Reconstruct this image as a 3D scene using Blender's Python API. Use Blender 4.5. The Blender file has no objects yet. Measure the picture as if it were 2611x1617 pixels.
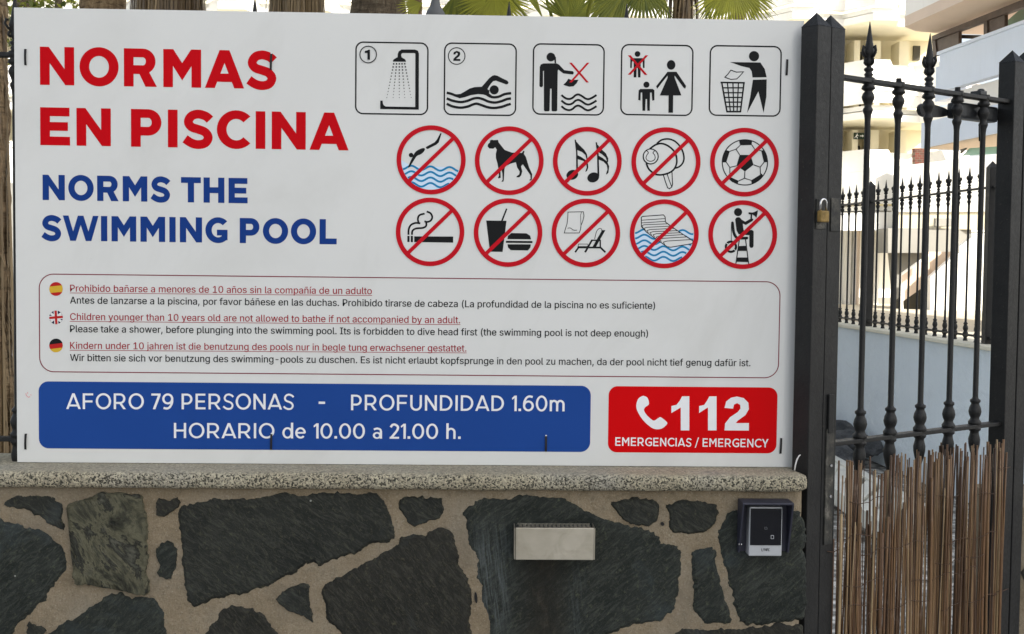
import bpy, bmesh, math, random
from mathutils import Vector, Matrix, noise
from mathutils.geometry import tessellate_polygon
R = math.radians
SC = bpy.context.scene
COL = SC.collection
random.seed(7)

# ------------------------------------------------------------------ camera, world, sun, exposure
FPX, IW, IH = 3178.65, 2611.0, 1617.0                 # focal length in photo pixels, photo size
CAM = Vector((0.16664, -3.19931, 1.53303))
YAW, PITCH, ROLL = 0.029353, 0.046588, 0.011211
_f = Vector((math.sin(YAW) * math.cos(PITCH), math.cos(YAW) * math.cos(PITCH), -math.sin(PITCH)))
_r = Vector((math.cos(YAW), -math.sin(YAW), 0))
_u = _r.cross(_f)
CR = math.cos(ROLL) * _r + math.sin(ROLL) * _u
CU = -math.sin(ROLL) * _r + math.cos(ROLL) * _u
CF = _f
cam = bpy.data.objects.new('camera', bpy.data.cameras.new('camera'))
COL.objects.link(cam)
cam.matrix_world = Matrix(((CR.x, CU.x, -CF.x, CAM.x), (CR.y, CU.y, -CF.y, CAM.y), (CR.z, CU.z, -CF.z, CAM.z), (0, 0, 0, 1)))
cam.data.sensor_fit = 'HORIZONTAL'
cam.data.sensor_width = 36.0
cam.data.lens = 36.0 * FPX / IW
cam.data.clip_start = 0.05
cam.data.clip_end = 2000
SC.camera = cam

SUN = Vector((0.64, -0.61, 0.47)).normalized()
world = bpy.data.worlds.new('World')
SC.world = world
world.use_nodes = True
_n, _l = world.node_tree.nodes, world.node_tree.links
_n.clear()
_sky = _n.new('ShaderNodeTexSky')
_sky.sky_type = 'NISHITA'
_sky.sun_disc = False
_sky.sun_elevation = math.asin(SUN.z)
_sky.sun_rotation = math.atan2(SUN.x, SUN.y)
_sky.dust_density = 2.5
_bg = _n.new('ShaderNodeBackground')
_bg.inputs['Strength'].default_value = 0.12
_o = _n.new('ShaderNodeOutputWorld')
_hs = _n.new('ShaderNodeHueSaturation')                # sky colour muted so that white in shade stays neutral
_hs.inputs['Saturation'].default_value = 0.42
_l.new(_sky.outputs[0], _hs.inputs['Color'])
_l.new(_hs.outputs[0], _bg.inputs[0])
_l.new(_bg.outputs[0], _o.inputs[0])
sun = bpy.data.objects.new('sun', bpy.data.lights.new('sun', 'SUN'))
COL.objects.link(sun)
sun.data.energy = 3.9
sun.data.angle = R(0.6)
sun.data.color = (1.0, 0.95, 0.86)
sun.rotation_euler = SUN.to_track_quat('Z', 'Y').to_euler()
SC.view_settings.view_transform = 'Standard'
SC.view_settings.look = 'None'
SC.view_settings.exposure = 1.25
SC.view_settings.gamma = 1.0

# ------------------------------------------------------------------ design helpers: a photo pixel to a point on a real surface
def ray(px, py):
    return CF + (px - IW / 2) / FPX * CR - (py - IH / 2) / FPX * CU

def on_y(px, py, Y):
    d = ray(px, py)
    return CAM + d * ((Y - CAM.y) / d.y)

def on_plane(px, py, P0, n):
    d = ray(px, py)
    return CAM + d * ((P0 - CAM).dot(n) / d.dot(n))

# ------------------------------------------------------------------ object helpers
def tag(o, label=None, cat=None, group=None, kind=None):
    if label: o['label'] = label
    if cat: o['category'] = cat
    if group: o['group'] = group
    if kind: o['kind'] = kind
    return o

def empty(name, loc, label, cat, group=None):
    o = bpy.data.objects.new(name, None)
    COL.objects.link(o)
    o.location = loc
    o.empty_display_size = 0.1
    return tag(o, label, cat, group)

class MB:
    """collects geometry in world coordinates; build() links ONE mesh object"""
    def __init__(s):
        s.v, s.f, s.m, s.sm = [], [], [], []
    def face(s, idx, mi=0, smooth=False):
        s.f.append(idx); s.m.append(mi); s.sm.append(smooth)
    def add(s, pts, faces, mi=0, smooth=False):
        b = len(s.v)
        s.v += [Vector(p) for p in pts]
        for f in faces: s.face([b + i for i in f], mi, smooth)
        return b
    def box(s, c, sx, sy, sz, ux=None, uy=None, uz=None, mi=0, bev=0.0):
        ux = ux or Vector((1, 0, 0)); uy = uy or Vector((0, 1, 0)); uz = uz or Vector((0, 0, 1))
        c = Vector(c)
        if bev <= 0:
            P = [c + ux * (sx / 2 * i) + uy * (sy / 2 * j) + uz * (sz / 2 * k) for k in (-1, 1) for j in (-1, 1) for i in (-1, 1)]
            s.add(P, [(0, 2, 3, 1), (4, 5, 7, 6), (0, 1, 5, 4), (2, 6, 7, 3), (0, 4, 6, 2), (1, 3, 7, 5)], mi)
        else:
            bm = bmesh.new()
            bmesh.ops.create_cube(bm, size=1)
            for v in bm.verts: v.co = Vector((v.co.x * sx, v.co.y * sy, v.co.z * sz))
            bmesh.ops.bevel(bm, geom=list(bm.edges), offset=bev, segments=2, affect='EDGES', profile=0.6)
            bm.verts.index_update()
            s.add([c + ux * v.co.x + uy * v.co.y + uz * v.co.z for v in bm.verts], [[v.index for v in f.verts] for f in bm.faces], mi)
            bm.free()
    def prism(s, loop, d, mi=0, cap=True):
        """closed loop of points swept along vector d"""
        n = len(loop); d = Vector(d)
        loop = [Vector(p) for p in loop]
        b = s.add(loop + [p + d for p in loop], [])
        for i in range(n):
            j = (i + 1) % n
            s.face([b + i, b + j, b + n + j, b + n + i], mi)
        if cap:
            for t in tessellate_polygon([loop]):
                s.face([b + k for k in t], mi); s.face([b + n + k for k in reversed(t)], mi)
    def lathe(s, base, prof, n=12, ax=None, mi=0, smooth=True, ux=None, uy=None):
        """prof: list of (r, z) from base along ax"""
        ax = ax or Vector((0, 0, 1))
        if ux is None:
            ux = ax.orthogonal().normalized(); uy = ax.cross(ux)
        base = Vector(base)
        b = len(s.v)
        for r, z in prof:
            for k in range(n):
                a = 2 * math.pi * k / n
                s.v.append(base + ax * z + ux * (r * math.cos(a)) + uy * (r * math.sin(a)))
        for i in range(len(prof) - 1):
            for k in range(n):
                k2 = (k + 1) % n
                s.face([b + i * n + k, b + i * n + k2, b + (i + 1) * n + k2, b + (i + 1) * n + k], mi, smooth)
        s.face([b + k for k in reversed(range(n))], mi)
        s.face([b + (len(prof) - 1) * n + k for k in range(n)], mi)
    def tube(s, pts, rad, n=8, mi=0, smooth=True, cap=True):
        pts = [Vector(p) for p in pts]
        if not hasattr(rad, '__len__'): rad = [rad] * len(pts)
        b = len(s.v)
        t0 = (pts[1] - pts[0]).normalized()
        u = t0.orthogonal().normalized()
        for i, p in enumerate(pts):
            t = (pts[min(i + 1, len(pts) - 1)] - pts[max(i - 1, 0)]).normalized()
            u = (u - t * u.dot(t)).normalized()
            w = t.cross(u)
            for k in range(n):
                a = 2 * math.pi * k / n
                s.v.append(p + (u * math.cos(a) + w * math.sin(a)) * rad[i])
        for i in range(len(pts) - 1):
            for k in range(n):
                k2 = (k + 1) % n
                s.face([b + i * n + k, b + i * n + k2, b + (i + 1) * n + k2, b + (i + 1) * n + k], mi, smooth)
        if cap:
            s.face([b + k for k in reversed(range(n))], mi)
            s.face([b + (len(pts) - 1) * n + k for k in range(n)], mi)
    def build(s, name, mats, parent=None, attr=None):
        me = bpy.data.meshes.new(name)
        org = Vector((0, 0, 0)) if parent is None else parent.matrix_basis.translation.copy()
        p = parent
        if parent is not None:
            org = Vector((0, 0, 0)); q = parent
            while q is not None:
                org += q.location; q = q.parent
        else:
            lo = Vector((min(v.x for v in s.v), min(v.y for v in s.v), min(v.z for v in s.v)))
            hi = Vector((max(v.x for v in s.v), max(v.y for v in s.v), max(v.z for v in s.v)))
            org = Vector(((lo.x + hi.x) / 2, (lo.y + hi.y) / 2, lo.z))
        me.from_pydata([v - org for v in s.v], [], s.f)
        me.polygons.foreach_set('material_index', s.m)
        me.polygons.foreach_set('use_smooth', s.sm)
        if attr:
            a = me.attributes.new('tone', 'FLOAT', 'POINT')
            a.data.foreach_set('value', attr)
        me.update()
        for m in (mats if isinstance(mats, (list, tuple)) else [mats]): me.materials.append(m)
        o = bpy.data.objects.new(name, me)
        COL.objects.link(o)
        if parent is None: o.location = org
        else: o.parent = parent
        return o

# ------------------------------------------------------------------ materials
def srgb(r, g, b):
    f = lambda c: (c / 255 / 12.92) if c <= 10.31 else ((c / 255 + 0.055) / 1.055) ** 2.4
    return (f(r), f(g), f(b), 1)

class NT:
    def __init__(s, name):
        s.mat = bpy.data.materials.new(name); s.mat.use_nodes = True
        s.t = s.mat.node_tree; s.n = s.t.nodes
        s.b = s.n['Principled BSDF']
        s.b.inputs['Specular IOR Level'].default_value = 0.35
        s.co = s.n.new('ShaderNodeTexCoord').outputs['Object']
    def link(s, a, b): s.t.links.new(a, b)
    def node(s, typ, **k):
        n = s.n.new(typ)
        for a, v in k.items(): setattr(n, a, v)
        return n
    def mapped(s, sc=(1, 1, 1), rot=(0, 0, 0)):
        m = s.node('ShaderNodeMapping', vector_type='TEXTURE')      # turns first, then stretches, so streaks can run slantwise
        m.inputs['Scale'].default_value = tuple(1 / v for v in sc); m.inputs['Rotation'].default_value = rot
        s.link(s.co, m.inputs[0]); return m.outputs[0]
    def noise(s, scale, detail=4, rough=0.55, vec=None, dist=0.0):
        n = s.node('ShaderNodeTexNoise'); n.inputs['Scale'].default_value = scale; n.inputs['Detail'].default_value = detail
        n.inputs['Roughness'].default_value = rough; n.inputs['Distortion'].default_value = dist
        s.link(vec or s.co, n.inputs['Vector']); return n.outputs['Fac']
    def ramp(s, fac, stops, interp='LINEAR'):
        r = s.node('ShaderNodeValToRGB'); e = r.color_ramp.elements; r.color_ramp.interpolation = interp
        while len(e) < len(stops): e.new(0.5)
        for el, (p, c) in zip(e, stops):
            el.position = p; el.color = c if hasattr(c, '__len__') else (c, c, c, 1)
        s.link(fac, r.inputs[0]); return r.outputs[0]
    def mix(s, fac, a, b, mode='MIX'):
        m = s.node('ShaderNodeMix', data_type='RGBA', blend_type=mode)
        for sock, v in ((m.inputs[0], fac), (m.inputs[6], a), (m.inputs[7], b)):
            if hasattr(v, 'is_output'): s.link(v, sock)
            elif hasattr(v, '__len__'): sock.default_value = v
            else: sock.default_value = v
        return m.outputs[2]
    def bump(s, h, strength=0.3, dist=0.01):
        b = s.node('ShaderNodeBump'); b.inputs['Strength'].default_value = strength; b.inputs['Distance'].default_value = dist
        s.link(h, b.inputs['Height']); s.link(b.outputs[0], s.b.inputs['Normal'])
    def col(s, c):
        if hasattr(c, 'is_output'): s.link(c, s.b.inputs['Base Color'])
        else: s.b.inputs['Base Color'].default_value = c
    def rough(s, r):
        if hasattr(r, 'is_output'): s.link(r, s.b.inputs['Roughness'])
        else: s.b.inputs['Roughness'].default_value = r

def plain(name, c, rough=0.5, metal=0.0, var=0.12, scale=8, bump=0.0, bscale=60):
    t = NT(name)
    n = t.noise(scale, 5)
    lo = tuple(x * (1 - var) for x in c[:3]) + (1,); hi = tuple(min(1, x * (1 + var)) for x in c[:3]) + (1,)
    t.col(t.ramp(n, [(0.3, lo), (0.7, hi)]))
    t.rough(rough); t.b.inputs['Metallic'].default_value = metal
    if bump: t.bump(t.noise(bscale, 4), bump, 0.004)
    return t.mat

def make_materials():
    M = {}
    # sign sheet: white vinyl film on a composite board, faint dust
    t = NT('sign_white'); n = t.noise(2.2, 5, 0.6); n2 = t.noise(40, 3)
    c = t.mix(t.ramp(n, [(0.35, 0.0), (0.75, 0.4)]), (0.69, 0.70, 0.685, 1), (0.615, 0.625, 0.61, 1))
    c = t.mix(t.ramp(t.noise(1, 5, 0.65, t.mapped((3, 3, 1.2), (0, .5, 0)), 1.0), [(0.50, 0.0), (0.78, 0.6)]), c, (0.57, 0.575, 0.55, 1))
    c = t.mix(t.ramp(t.noise(210, 2, 0.5), [(0.70, 0.0), (0.80, 0.35)]), c, (0.40, 0.39, 0.36, 1))
    t.col(c); t.rough(t.ramp(n2, [(0.3, 0.30), (0.7, 0.40)])); t.bump(t.noise(1.3, 2), 0.06, 0.02); M['sign'] = t.mat
    for k, c in dict(red=(0.54, 0.002, 0.007, 1), blue=(0.010, 0.044, 0.22, 1), panel_blue=(0.015, 0.062, 0.275, 1), panel_red=(0.60, 0.002, 0.004, 1), ink=(0.013, 0.014, 0.015, 1),
                     textred=(0.33, 0.008, 0.024, 1), ring=(0.52, 0.008, 0.018, 1), outline=(0.20, 0.012, 0.03, 1), water=(0.010, 0.22, 0.46, 1), pale=(0.62, 0.76, 0.90, 1), paper=(0.70, 0.71, 0.70, 1),
                     letter=(0.80, 0.81, 0.83, 1), gold=(0.62, 0.40, 0.04, 1), flagred=(0.45, 0.02, 0.02, 1), navy=(0.02, 0.02, 0.06, 1), dropgrey=(0.12, 0.125, 0.13, 1), pink=(0.70, 0.30, 0.31, 1)).items():
        M[k] = plain('print_' + k, c, 0.38, 0, 0.05, 3)
        M[k].node_tree.nodes['Principled BSDF'].inputs['Specular IOR Level'].default_value = 0.05
    # wrought iron paint
    t = NT('iron_paint'); n = t.noise(14, 6, 0.6); n2 = t.noise(90, 4, 0.7)
    c = t.ramp(n, [(0.3, (0.009, 0.0095, 0.010, 1)), (0.7, (0.017, 0.0172, 0.017, 1))])
    c = t.mix(t.ramp(n2, [(0.62, 0.0), (0.74, 0.55)]), c, (0.075, 0.068, 0.055, 1))
    t.col(c); t.b.inputs['Specular IOR Level'].default_value = 0.28; t.rough(t.ramp(n2, [(0.3, 0.36), (0.7, 0.6)])); t.bump(n2, 0.35, 0.003); M['iron'] = t.mat
    t = NT('iron_worn'); n = t.noise(22, 6, 0.7); n2 = t.noise(60, 4, 0.7)
    c = t.ramp(n, [(0.42, (0.02, 0.021, 0.02, 1)), (0.56, (0.05, 0.048, 0.04, 1)), (0.68, (0.16, 0.15, 0.13, 1))])
    t.col(c); t.rough(0.6); t.bump(n2, 0.4, 0.004); M['iron_worn'] = t.mat
    M['closer'] = plain('closer_metal', (0.030, 0.033, 0.036, 1), 0.4, 0.3, 0.3, 30, 0.2)
    M['black_plastic'] = plain('black_plastic', (0.006, 0.006, 0.007, 1), 0.5, 0, 0.15, 20)
    M['white_plastic'] = plain('white_plastic', (0.72, 0.72, 0.70, 1), 0.4, 0, 0.08, 20)
    # coping: exposed aggregate concrete
    t = NT('aggregate_concrete'); n = t.noise(210, 2, 0.5); n3 = t.noise(120, 3, 0.6, None, 0.6); big = t.noise(5, 4); v = t.node('ShaderNodeTexVoronoi'); v.inputs['Scale'].default_value = 200
    t.link(t.co, v.inputs['Vector'])
    c = t.ramp(big, [(0.3, (0.36, 0.325, 0.24, 1)), (0.55, (0.42, 0.39, 0.305, 1)), (0.75, (0.33, 0.32, 0.28, 1))])
    cell = t.ramp(v.outputs['Color'], [(0.0, (0.62, 0.62, 0.62, 1)), (1.0, (1.30, 1.27, 1.18, 1))])
    c = t.mix(1.0, c, cell, 'MULTIPLY')
    gx = t.node('ShaderNodeNewGeometry'); sx = t.node('ShaderNodeSeparateXYZ'); t.link(gx.outputs['Normal'], sx.inputs[0])
    worn = t.ramp(sx.outputs['Z'], [(0.55, 1.0), (0.95, 0.35)])            # the trodden top is rubbed smooth, the face keeps its pits
    pits = t.mix(1.0, t.ramp(n, [(0.40, 1.0), (0.475, 0.0)]), worn, 'MULTIPLY'); pits2 = t.mix(1.0, t.ramp(n3, [(0.38, 0.9), (0.45, 0.0)]), worn, 'MULTIPLY')
    c = t.mix(pits, c, (0.045, 0.043, 0.034, 1)); c = t.mix(pits2, c, (0.06, 0.056, 0.043, 1))
    t.col(c); t.rough(0.9); t.bump(t.mix(0.5, n, n3), 1.0, 0.008); M['coping'] = t.mat
    # mortar
    t = NT('mortar'); n = t.noise(9, 6, 0.65); n2 = t.noise(70, 5, 0.7); n3 = t.noise(1, 4, 0.6, t.mapped((60, 60, 4)))
    c = t.ramp(n, [(0.25, (0.165, 0.128, 0.080, 1)), (0.5, (0.235, 0.188, 0.124, 1)), (0.78, (0.285, 0.245, 0.178, 1))])
    c = t.mix(t.ramp(n2, [(0.52, 0.0), (0.70, 0.6)]), c, (0.115, 0.090, 0.058, 1))
    n4 = t.noise(260, 3, 0.7); c = t.mix(t.ramp(n4, [(0.56, 0.0), (0.68, 0.6)]), c, (0.36, 0.32, 0.25, 1)); c = t.mix(t.ramp(n4, [(0.30, 0.7), (0.42, 0.0)]), c, (0.09, 0.072, 0.048, 1)); c = t.mix(t.ramp(t.noise(3.2, 5, 0.6), [(0.50, 0.0), (0.72, 0.55)]), c, (0.19, 0.175, 0.145, 1))
    c = t.mix(t.ramp(n3, [(0.60, 0.0), (0.75, 0.25)]), c, (0.33, 0.29, 0.22, 1))
    t.col(c); t.rough(0.95); t.bump(t.mix(0.4, n2, n), 0.8, 0.012); M['mortar'] = t.mat
    # basalt slabs: dark blue-grey with brushed lichen streaks
    def span(t, sock, a0, a1, soft):
        """1 between a0 and a1 along one coordinate, soft ends"""
        m1 = t.node('ShaderNodeMapRange', interpolation_type='SMOOTHSTEP'); t.link(sock, m1.inputs[0]); m1.inputs[1].default_value = a0 - soft; m1.inputs[2].default_value = a0 + soft
        m2 = t.node('ShaderNodeMapRange', interpolation_type='SMOOTHSTEP'); t.link(sock, m2.inputs[0]); m2.inputs[1].default_value = a1 + soft; m2.inputs[2].default_value = a1 - soft
        mu = t.node('ShaderNodeMath', operation='MULTIPLY'); t.link(m1.outputs[0], mu.inputs[0]); t.link(m2.outputs[0], mu.inputs[1]); return mu.outputs[0]
    def basalt(name, base, mid, hi, rot, st, stained=False):
        t = NT(name)
        a = t.noise(1, 8, 0.75, t.mapped((24, 24, 110), rot), 0.8); a2 = t.noise(1, 6, 0.7, t.mapped((150, 150, 26), (0, -rot[1] * .9, 0)), 1.2)
        b = t.noise(7, 7, 0.72, None, 0.8); d = t.noise(85, 5, 0.75); e = t.noise(3.4, 5, 0.65, None, 0.5)
        c = t.ramp(b, [(0.3, base), (0.7, mid)])
        c = t.mix(t.ramp(a, [(0.48, 0.0), (0.68, st)]), c, hi)
        c = t.mix(t.ramp(a2, [(0.56, 0.0), (0.70, st * .9)]), c, (hi[0] * 1.2, hi[1] * 1.18, hi[2] * 1.0, 1))
        c = t.mix(t.ramp(d, [(0.56, 0.0), (0.70, 0.60)]), c, (hi[0] * 1.3, hi[1] * 1.25, hi[2] * .95, 1))
        c = t.mix(t.ramp(e, [(0.58, 0.0), (0.74, 0.50)]), c, (hi[0] * .8, hi[1] * 1.0, hi[2] * 1.3, 1))
        sp = t.node('ShaderNodeTexVoronoi'); sp.inputs['Scale'].default_value = 19; sp.inputs['Randomness'].default_value = 1; t.link(t.co, sp.inputs['Vector'])
        pick = t.node('ShaderNodeSeparateColor'); t.link(sp.outputs['Color'], pick.inputs[0])
        spk = t.mix(1.0, t.ramp(sp.outputs['Distance'], [(0.035, 0.8), (0.06, 0.0)]), t.ramp(pick.outputs[0], [(0.80, 0.0), (0.84, 1.0)]), 'MULTIPLY')
        c = t.mix(spk, c, (0.38, 0.38, 0.35, 1))
        if stained:                                     # lime run-off left of the ashtray, brown drip stain below it
            xyz = t.node('ShaderNodeSeparateXYZ'); t.link(t.co, xyz.inputs[0])
            run = t.noise(1, 6, 0.75, t.mapped((150, 1, 9), (0, -.12, 0)), 0.6)
            m = t.mix(1.0, t.mix(1.0, span(t, xyz.outputs[0], .765, .85, .03), span(t, xyz.outputs[2], .60, .85, .06), 'MULTIPLY'), t.ramp(run, [(0.42, 0.0), (0.66, 0.75)]), 'MULTIPLY')
            c = t.mix(m, c, (0.135, 0.155, 0.155, 1))
            m = t.mix(1.0, t.mix(1.0, span(t, xyz.outputs[0], 1.015, 1.045, .015), span(t, xyz.outputs[2], .46, .76, .05), 'MULTIPLY'), t.ramp(run, [(0.48, 0.0), (0.70, 0.55)]), 'MULTIPLY')
            c = t.mix(m, c, (0.11, 0.135, 0.14, 1))
            drip = t.noise(1, 5, 0.65, t.mapped((46, 1, 12)), 0.5)
            m = t.mix(1.0, span(t, xyz.outputs[0], .90, .99, .05), span(t, xyz.outputs[2], .40, .82, .04), 'MULTIPLY')
            m = t.mix(1.0, m, (.72, .72, .72, 1), 'MULTIPLY'); c = t.mix(m, c, t.ramp(drip, [(0.35, (0.010, 0.009, 0.007, 1)), (0.55, (0.020, 0.017, 0.012, 1)), (0.75, (0.065, 0.054, 0.036, 1))]))
        at = t.node('ShaderNodeAttribute', attribute_name='tone')   # ragged mortar smear along the rim
        add = t.node('ShaderNodeMath', operation='ADD'); t.link(at.outputs['Fac'], add.inputs[0]); t.link(t.noise(62, 5, 0.75, None, .8), add.inputs[1])
        sm = t.ramp(add.outputs[0], [(1.00, 0.0), (1.20, 0.92)])
        c = t.mix(sm, c, t.ramp(d, [(0.3, (0.15, 0.120, 0.078, 1)), (0.7, (0.24, 0.198, 0.135, 1))]))
        t.col(c); t.rough(t.ramp(d, [(0.3, 0.55), (0.7, 0.8)])); t.b.inputs['Specular IOR Level'].default_value = 0.22
        t.bump(t.mix(0.35, t.mix(0.5, a, d), b), 1.0, 0.010); return t.mat
    B1 = ((0.0090, 0.0105, 0.0095, 1), (0.0260, 0.0285, 0.0240, 1), (0.078, 0.080, 0.064, 1), (0.2, 0.6, 0), 0.6)
    B2 = ((0.0090, 0.0120, 0.0105, 1), (0.0250, 0.0295, 0.0255, 1), (0.078, 0.086, 0.074, 1), (0.1, -0.7, 0.3), 0.6)
    M['stone'] = [basalt('basalt_a', *B1), basalt('basalt_b', *B2),
                  basalt('basalt_c', (0.0105, 0.0110, 0.0093, 1), (0.027, 0.0268, 0.0220, 1), (0.082, 0.080, 0.062, 1), (0.3, 0.9, 0.1), 0.5), basalt('basalt_stained', *B2, stained=True)]
    t = NT('rough_green_stone'); a = t.noise(1, 8, 0.68, t.mapped((10, 10, 5), (0, -0.55, 0)), 1.8); b = t.noise(40, 5, 0.7)
    c = t.ramp(a, [(0.34, (0.008, 0.009, 0.007, 1)), (0.44, (0.045, 0.045, 0.030, 1)), (0.53, (0.115, 0.110, 0.070, 1)), (0.57, (0.014, 0.015, 0.012, 1)), (0.66, (0.090, 0.090, 0.068, 1))])
    c = t.mix(t.ramp(b, [(0.55, 0.0), (0.8, 0.6)]), c, (0.15, 0.145, 0.11, 1))
    t.col(c); t.rough(0.85); t.bump(t.mix(0.3, a, b), 1.0, 0.02); M['stone_green'] = t.mat
    # brushed steel
    t = NT('brushed_steel'); a = t.noise(1, 4, 0.6, t.mapped((2, 2, 260), (0, 0.12, 0))); b = t.noise(7, 4)
    c = t.ramp(b, [(0.3, (0.36, 0.33, 0.265, 1)), (0.7, (0.53, 0.50, 0.425, 1))]); c = t.mix(t.ramp(t.noise(16, 5, 0.6, None, 1.2), [(0.52, 0.0), (0.75, 0.5)]), c, (0.28, 0.25, 0.19, 1)); t.col(c)
    t.b.inputs['Metallic'].default_value = 0.75; t.rough(t.ramp(a, [(0.3, 0.30), (0.7, 0.52)])); t.bump(a, 0.10, 0.002); M['steel'] = t.mat
    M['steel_dark'] = plain('steel_edge', (0.30, 0.31, 0.32, 1), 0.35, 0.9, 0.2, 40)
    M['brass'] = plain('brass', (0.23, 0.155, 0.05, 1), 0.5, 0.45, 0.4, 60, 0.25)
    M['chrome'] = plain('shackle_steel', (0.6, 0.6, 0.6, 1), 0.22, 1.0, 0.1, 30)
    M['hood'] = plain('reader_hood', (0.030, 0.032, 0.050, 1), 0.45, 0, 0.12, 20, 0.05)
    M['reader_black'] = plain('reader_glass', (0.006, 0.007, 0.010, 1), 0.12, 0, 0.1, 20)
    M['reader_grey'] = plain('reader_frame', (0.42, 0.44, 0.46, 1), 0.4, 0.1, 0.06, 20)
    # reeds
    t = NT('reed'); at = t.node('ShaderNodeAttribute', attribute_name='tone'); f = t.noise(1, 5, 0.6, t.mapped((260, 260, 5)))
    c = t.ramp(at.outputs['Fac'], [(0.0, (0.030, 0.018, 0.010, 1)), (0.3, (0.090, 0.051, 0.026, 1)), (0.55, (0.195, 0.108, 0.052, 1)), (0.78, (0.26, 0.165, 0.080, 1)), (1.0, (0.42, 0.31, 0.17, 1))])
    c = t.mix(t.ramp(f, [(0.35, 0.65), (0.65, 0.0)]), c, (0.045, 0.026, 0.020, 1)); c = t.mix(t.ramp(t.noise(30, 3), [(0.6, 0.0), (0.8, 0.5)]), c, (0.30, 0.23, 0.17, 1))
    t.col(c); t.rough(0.42); t.b.inputs['Specular IOR Level'].default_value = 0.3; t.bump(f, 0.3, 0.002); M['reed'] = t.mat
    M['wire'] = plain('rusty_wire', (0.075, 0.045, 0.03, 1), 0.7, 0.2, 0.3, 40)
    # plaster
    def plaster(name, c, var=0.06, bump=0.35, bs=14, stain=None, trowel=False):
        t = NT(name); n = t.noise(1.2, 5); n2 = t.noise(bs, 6, 0.65, None, 0.6)
        lo = tuple(x * (1 - var) for x in c[:3]) + (1,)
        cc = t.ramp(n, [(0.3, lo), (0.7, c)])
        if stain: cc = t.mix(t.ramp(t.noise(1, 5, 0.6, t.mapped((9, 9, 0.7))), [(0.52, 0.0), (0.78, 0.35)]), cc, stain)
        h = n2
        if trowel:
            sc = t.noise(1, 6, 0.7, t.mapped((4, 4, 34), (.5, .45, 0)), 2.2)
            cc = t.mix(t.ramp(sc, [(0.30, 0.5), (0.42, 0.0)]), cc, tuple(x * .78 for x in c[:3]) + (1,))
            cc = t.mix(t.ramp(t.noise(3.5, 6, 0.7), [(0.55, 0.0), (0.75, 0.45)]), cc, tuple(x * .86 for x in c[:3]) + (1,)); h = t.mix(0.5, n2, sc)
        t.col(cc); t.rough(0.9); t.bump(h, bump, 0.02); return t.mat
    M['blue_wall'] = plaster('pale_blue_plaster', (0.82, 0.895, 0.94, 1), 0.04, 1.0, 12, (0.73, 0.80, 0.86, 1), True)
    M['white_wall'] = plaster('white_render', (0.82, 0.81, 0.77, 1), 0.04, 0.1, 6, (0.72, 0.70, 0.65, 1))
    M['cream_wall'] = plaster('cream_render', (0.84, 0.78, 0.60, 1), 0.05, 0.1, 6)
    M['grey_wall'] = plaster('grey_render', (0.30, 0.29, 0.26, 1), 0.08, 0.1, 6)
    M['bluish_wall'] = plaster('bluish_render', (0.66, 0.74, 0.86, 1), 0.04, 0.12, 5, (0.58, 0.65, 0.75, 1))  # blue skylight shade on the wing is put into this base colour
    M['peach_wall'] = plaster('peach_render', (0.66, 0.54, 0.44, 1), 0.05, 0.1, 6)  # shade of stair insides, soffits and recesses is mixed into this tone
    M['cream_coping'] = plaster('cream_coping', (0.84, 0.79, 0.64, 1), 0.06, 0.2, 30, (0.55, 0.49, 0.38, 1))
    M['dark_opening'] = plain('dark_opening', (0.05, 0.046, 0.032, 1), 0.5, 0, 0.3, 2)
    M['brown_wood'] = plain('brown_wood', (0.075, 0.052, 0.040, 1), 0.55, 0, 0.25, 3, 0.1, 20)
    t = NT('green_glass'); t.col((0.28, 0.52, 0.38, 1)); t.rough(0.15); t.b.inputs['Alpha'].default_value = 0.75; M['green_glass'] = t.mat
    t = NT('brick_red'); br = t.node('ShaderNodeTexBrick'); br.inputs['Color1'].default_value = (0.14, 0.035, 0.025, 1); br.inputs['Color2'].default_value = (0.08, 0.04, 0.03, 1); br.inputs['Mortar'].default_value = (0.14, 0.11, 0.08, 1)
    br.inputs['Scale'].default_value = 3.0; t.link(t.mapped((1, 1, 1), (R(90), 0, 0)), br.inputs[0]); t.col(br.outputs[0]); t.rough(0.9); M['brick'] = t.mat
    # vegetation
    t = NT('palm_fibre'); a = t.noise(1, 7, 0.7, t.mapped((26, 26, 5)), 0.8); b = t.noise(1, 6, 0.7, t.mapped((9, 9, 42)), 0.5)
    c = t.ramp(a, [(0.28, (0.07, 0.045, 0.024, 1)), (0.5, (0.24, 0.165, 0.09, 1)), (0.72, (0.42, 0.32, 0.19, 1))])
    c = t.mix(t.ramp(b, [(0.36, 0.75), (0.52, 0.0)]), c, (0.04, 0.025, 0.013, 1)); t.col(c); t.rough(0.95); t.bump(t.mix(0.5, a, b), 1.0, 0.03); M['fibre'] = t.mat
    t = NT('palm_trunk_grey'); a = t.noise(1, 7, 0.7, t.mapped((30, 30, 9)), 0.8); b = t.noise(1, 6, 0.7, t.mapped((5, 5, 30)), 0.5)
    c = t.ramp(a, [(0.28, (0.05, 0.038, 0.026, 1)), (0.5, (0.17, 0.13, 0.09, 1)), (0.72, (0.30, 0.25, 0.18, 1))])
    c = t.mix(t.ramp(b, [(0.36, 0.75), (0.55, 0.0)]), c, (0.04, 0.03, 0.02, 1)); t.col(c); t.rough(0.95); t.bump(t.mix(0.5, a, b), 1.0, 0.04); M['trunk_grey'] = t.mat
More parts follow.
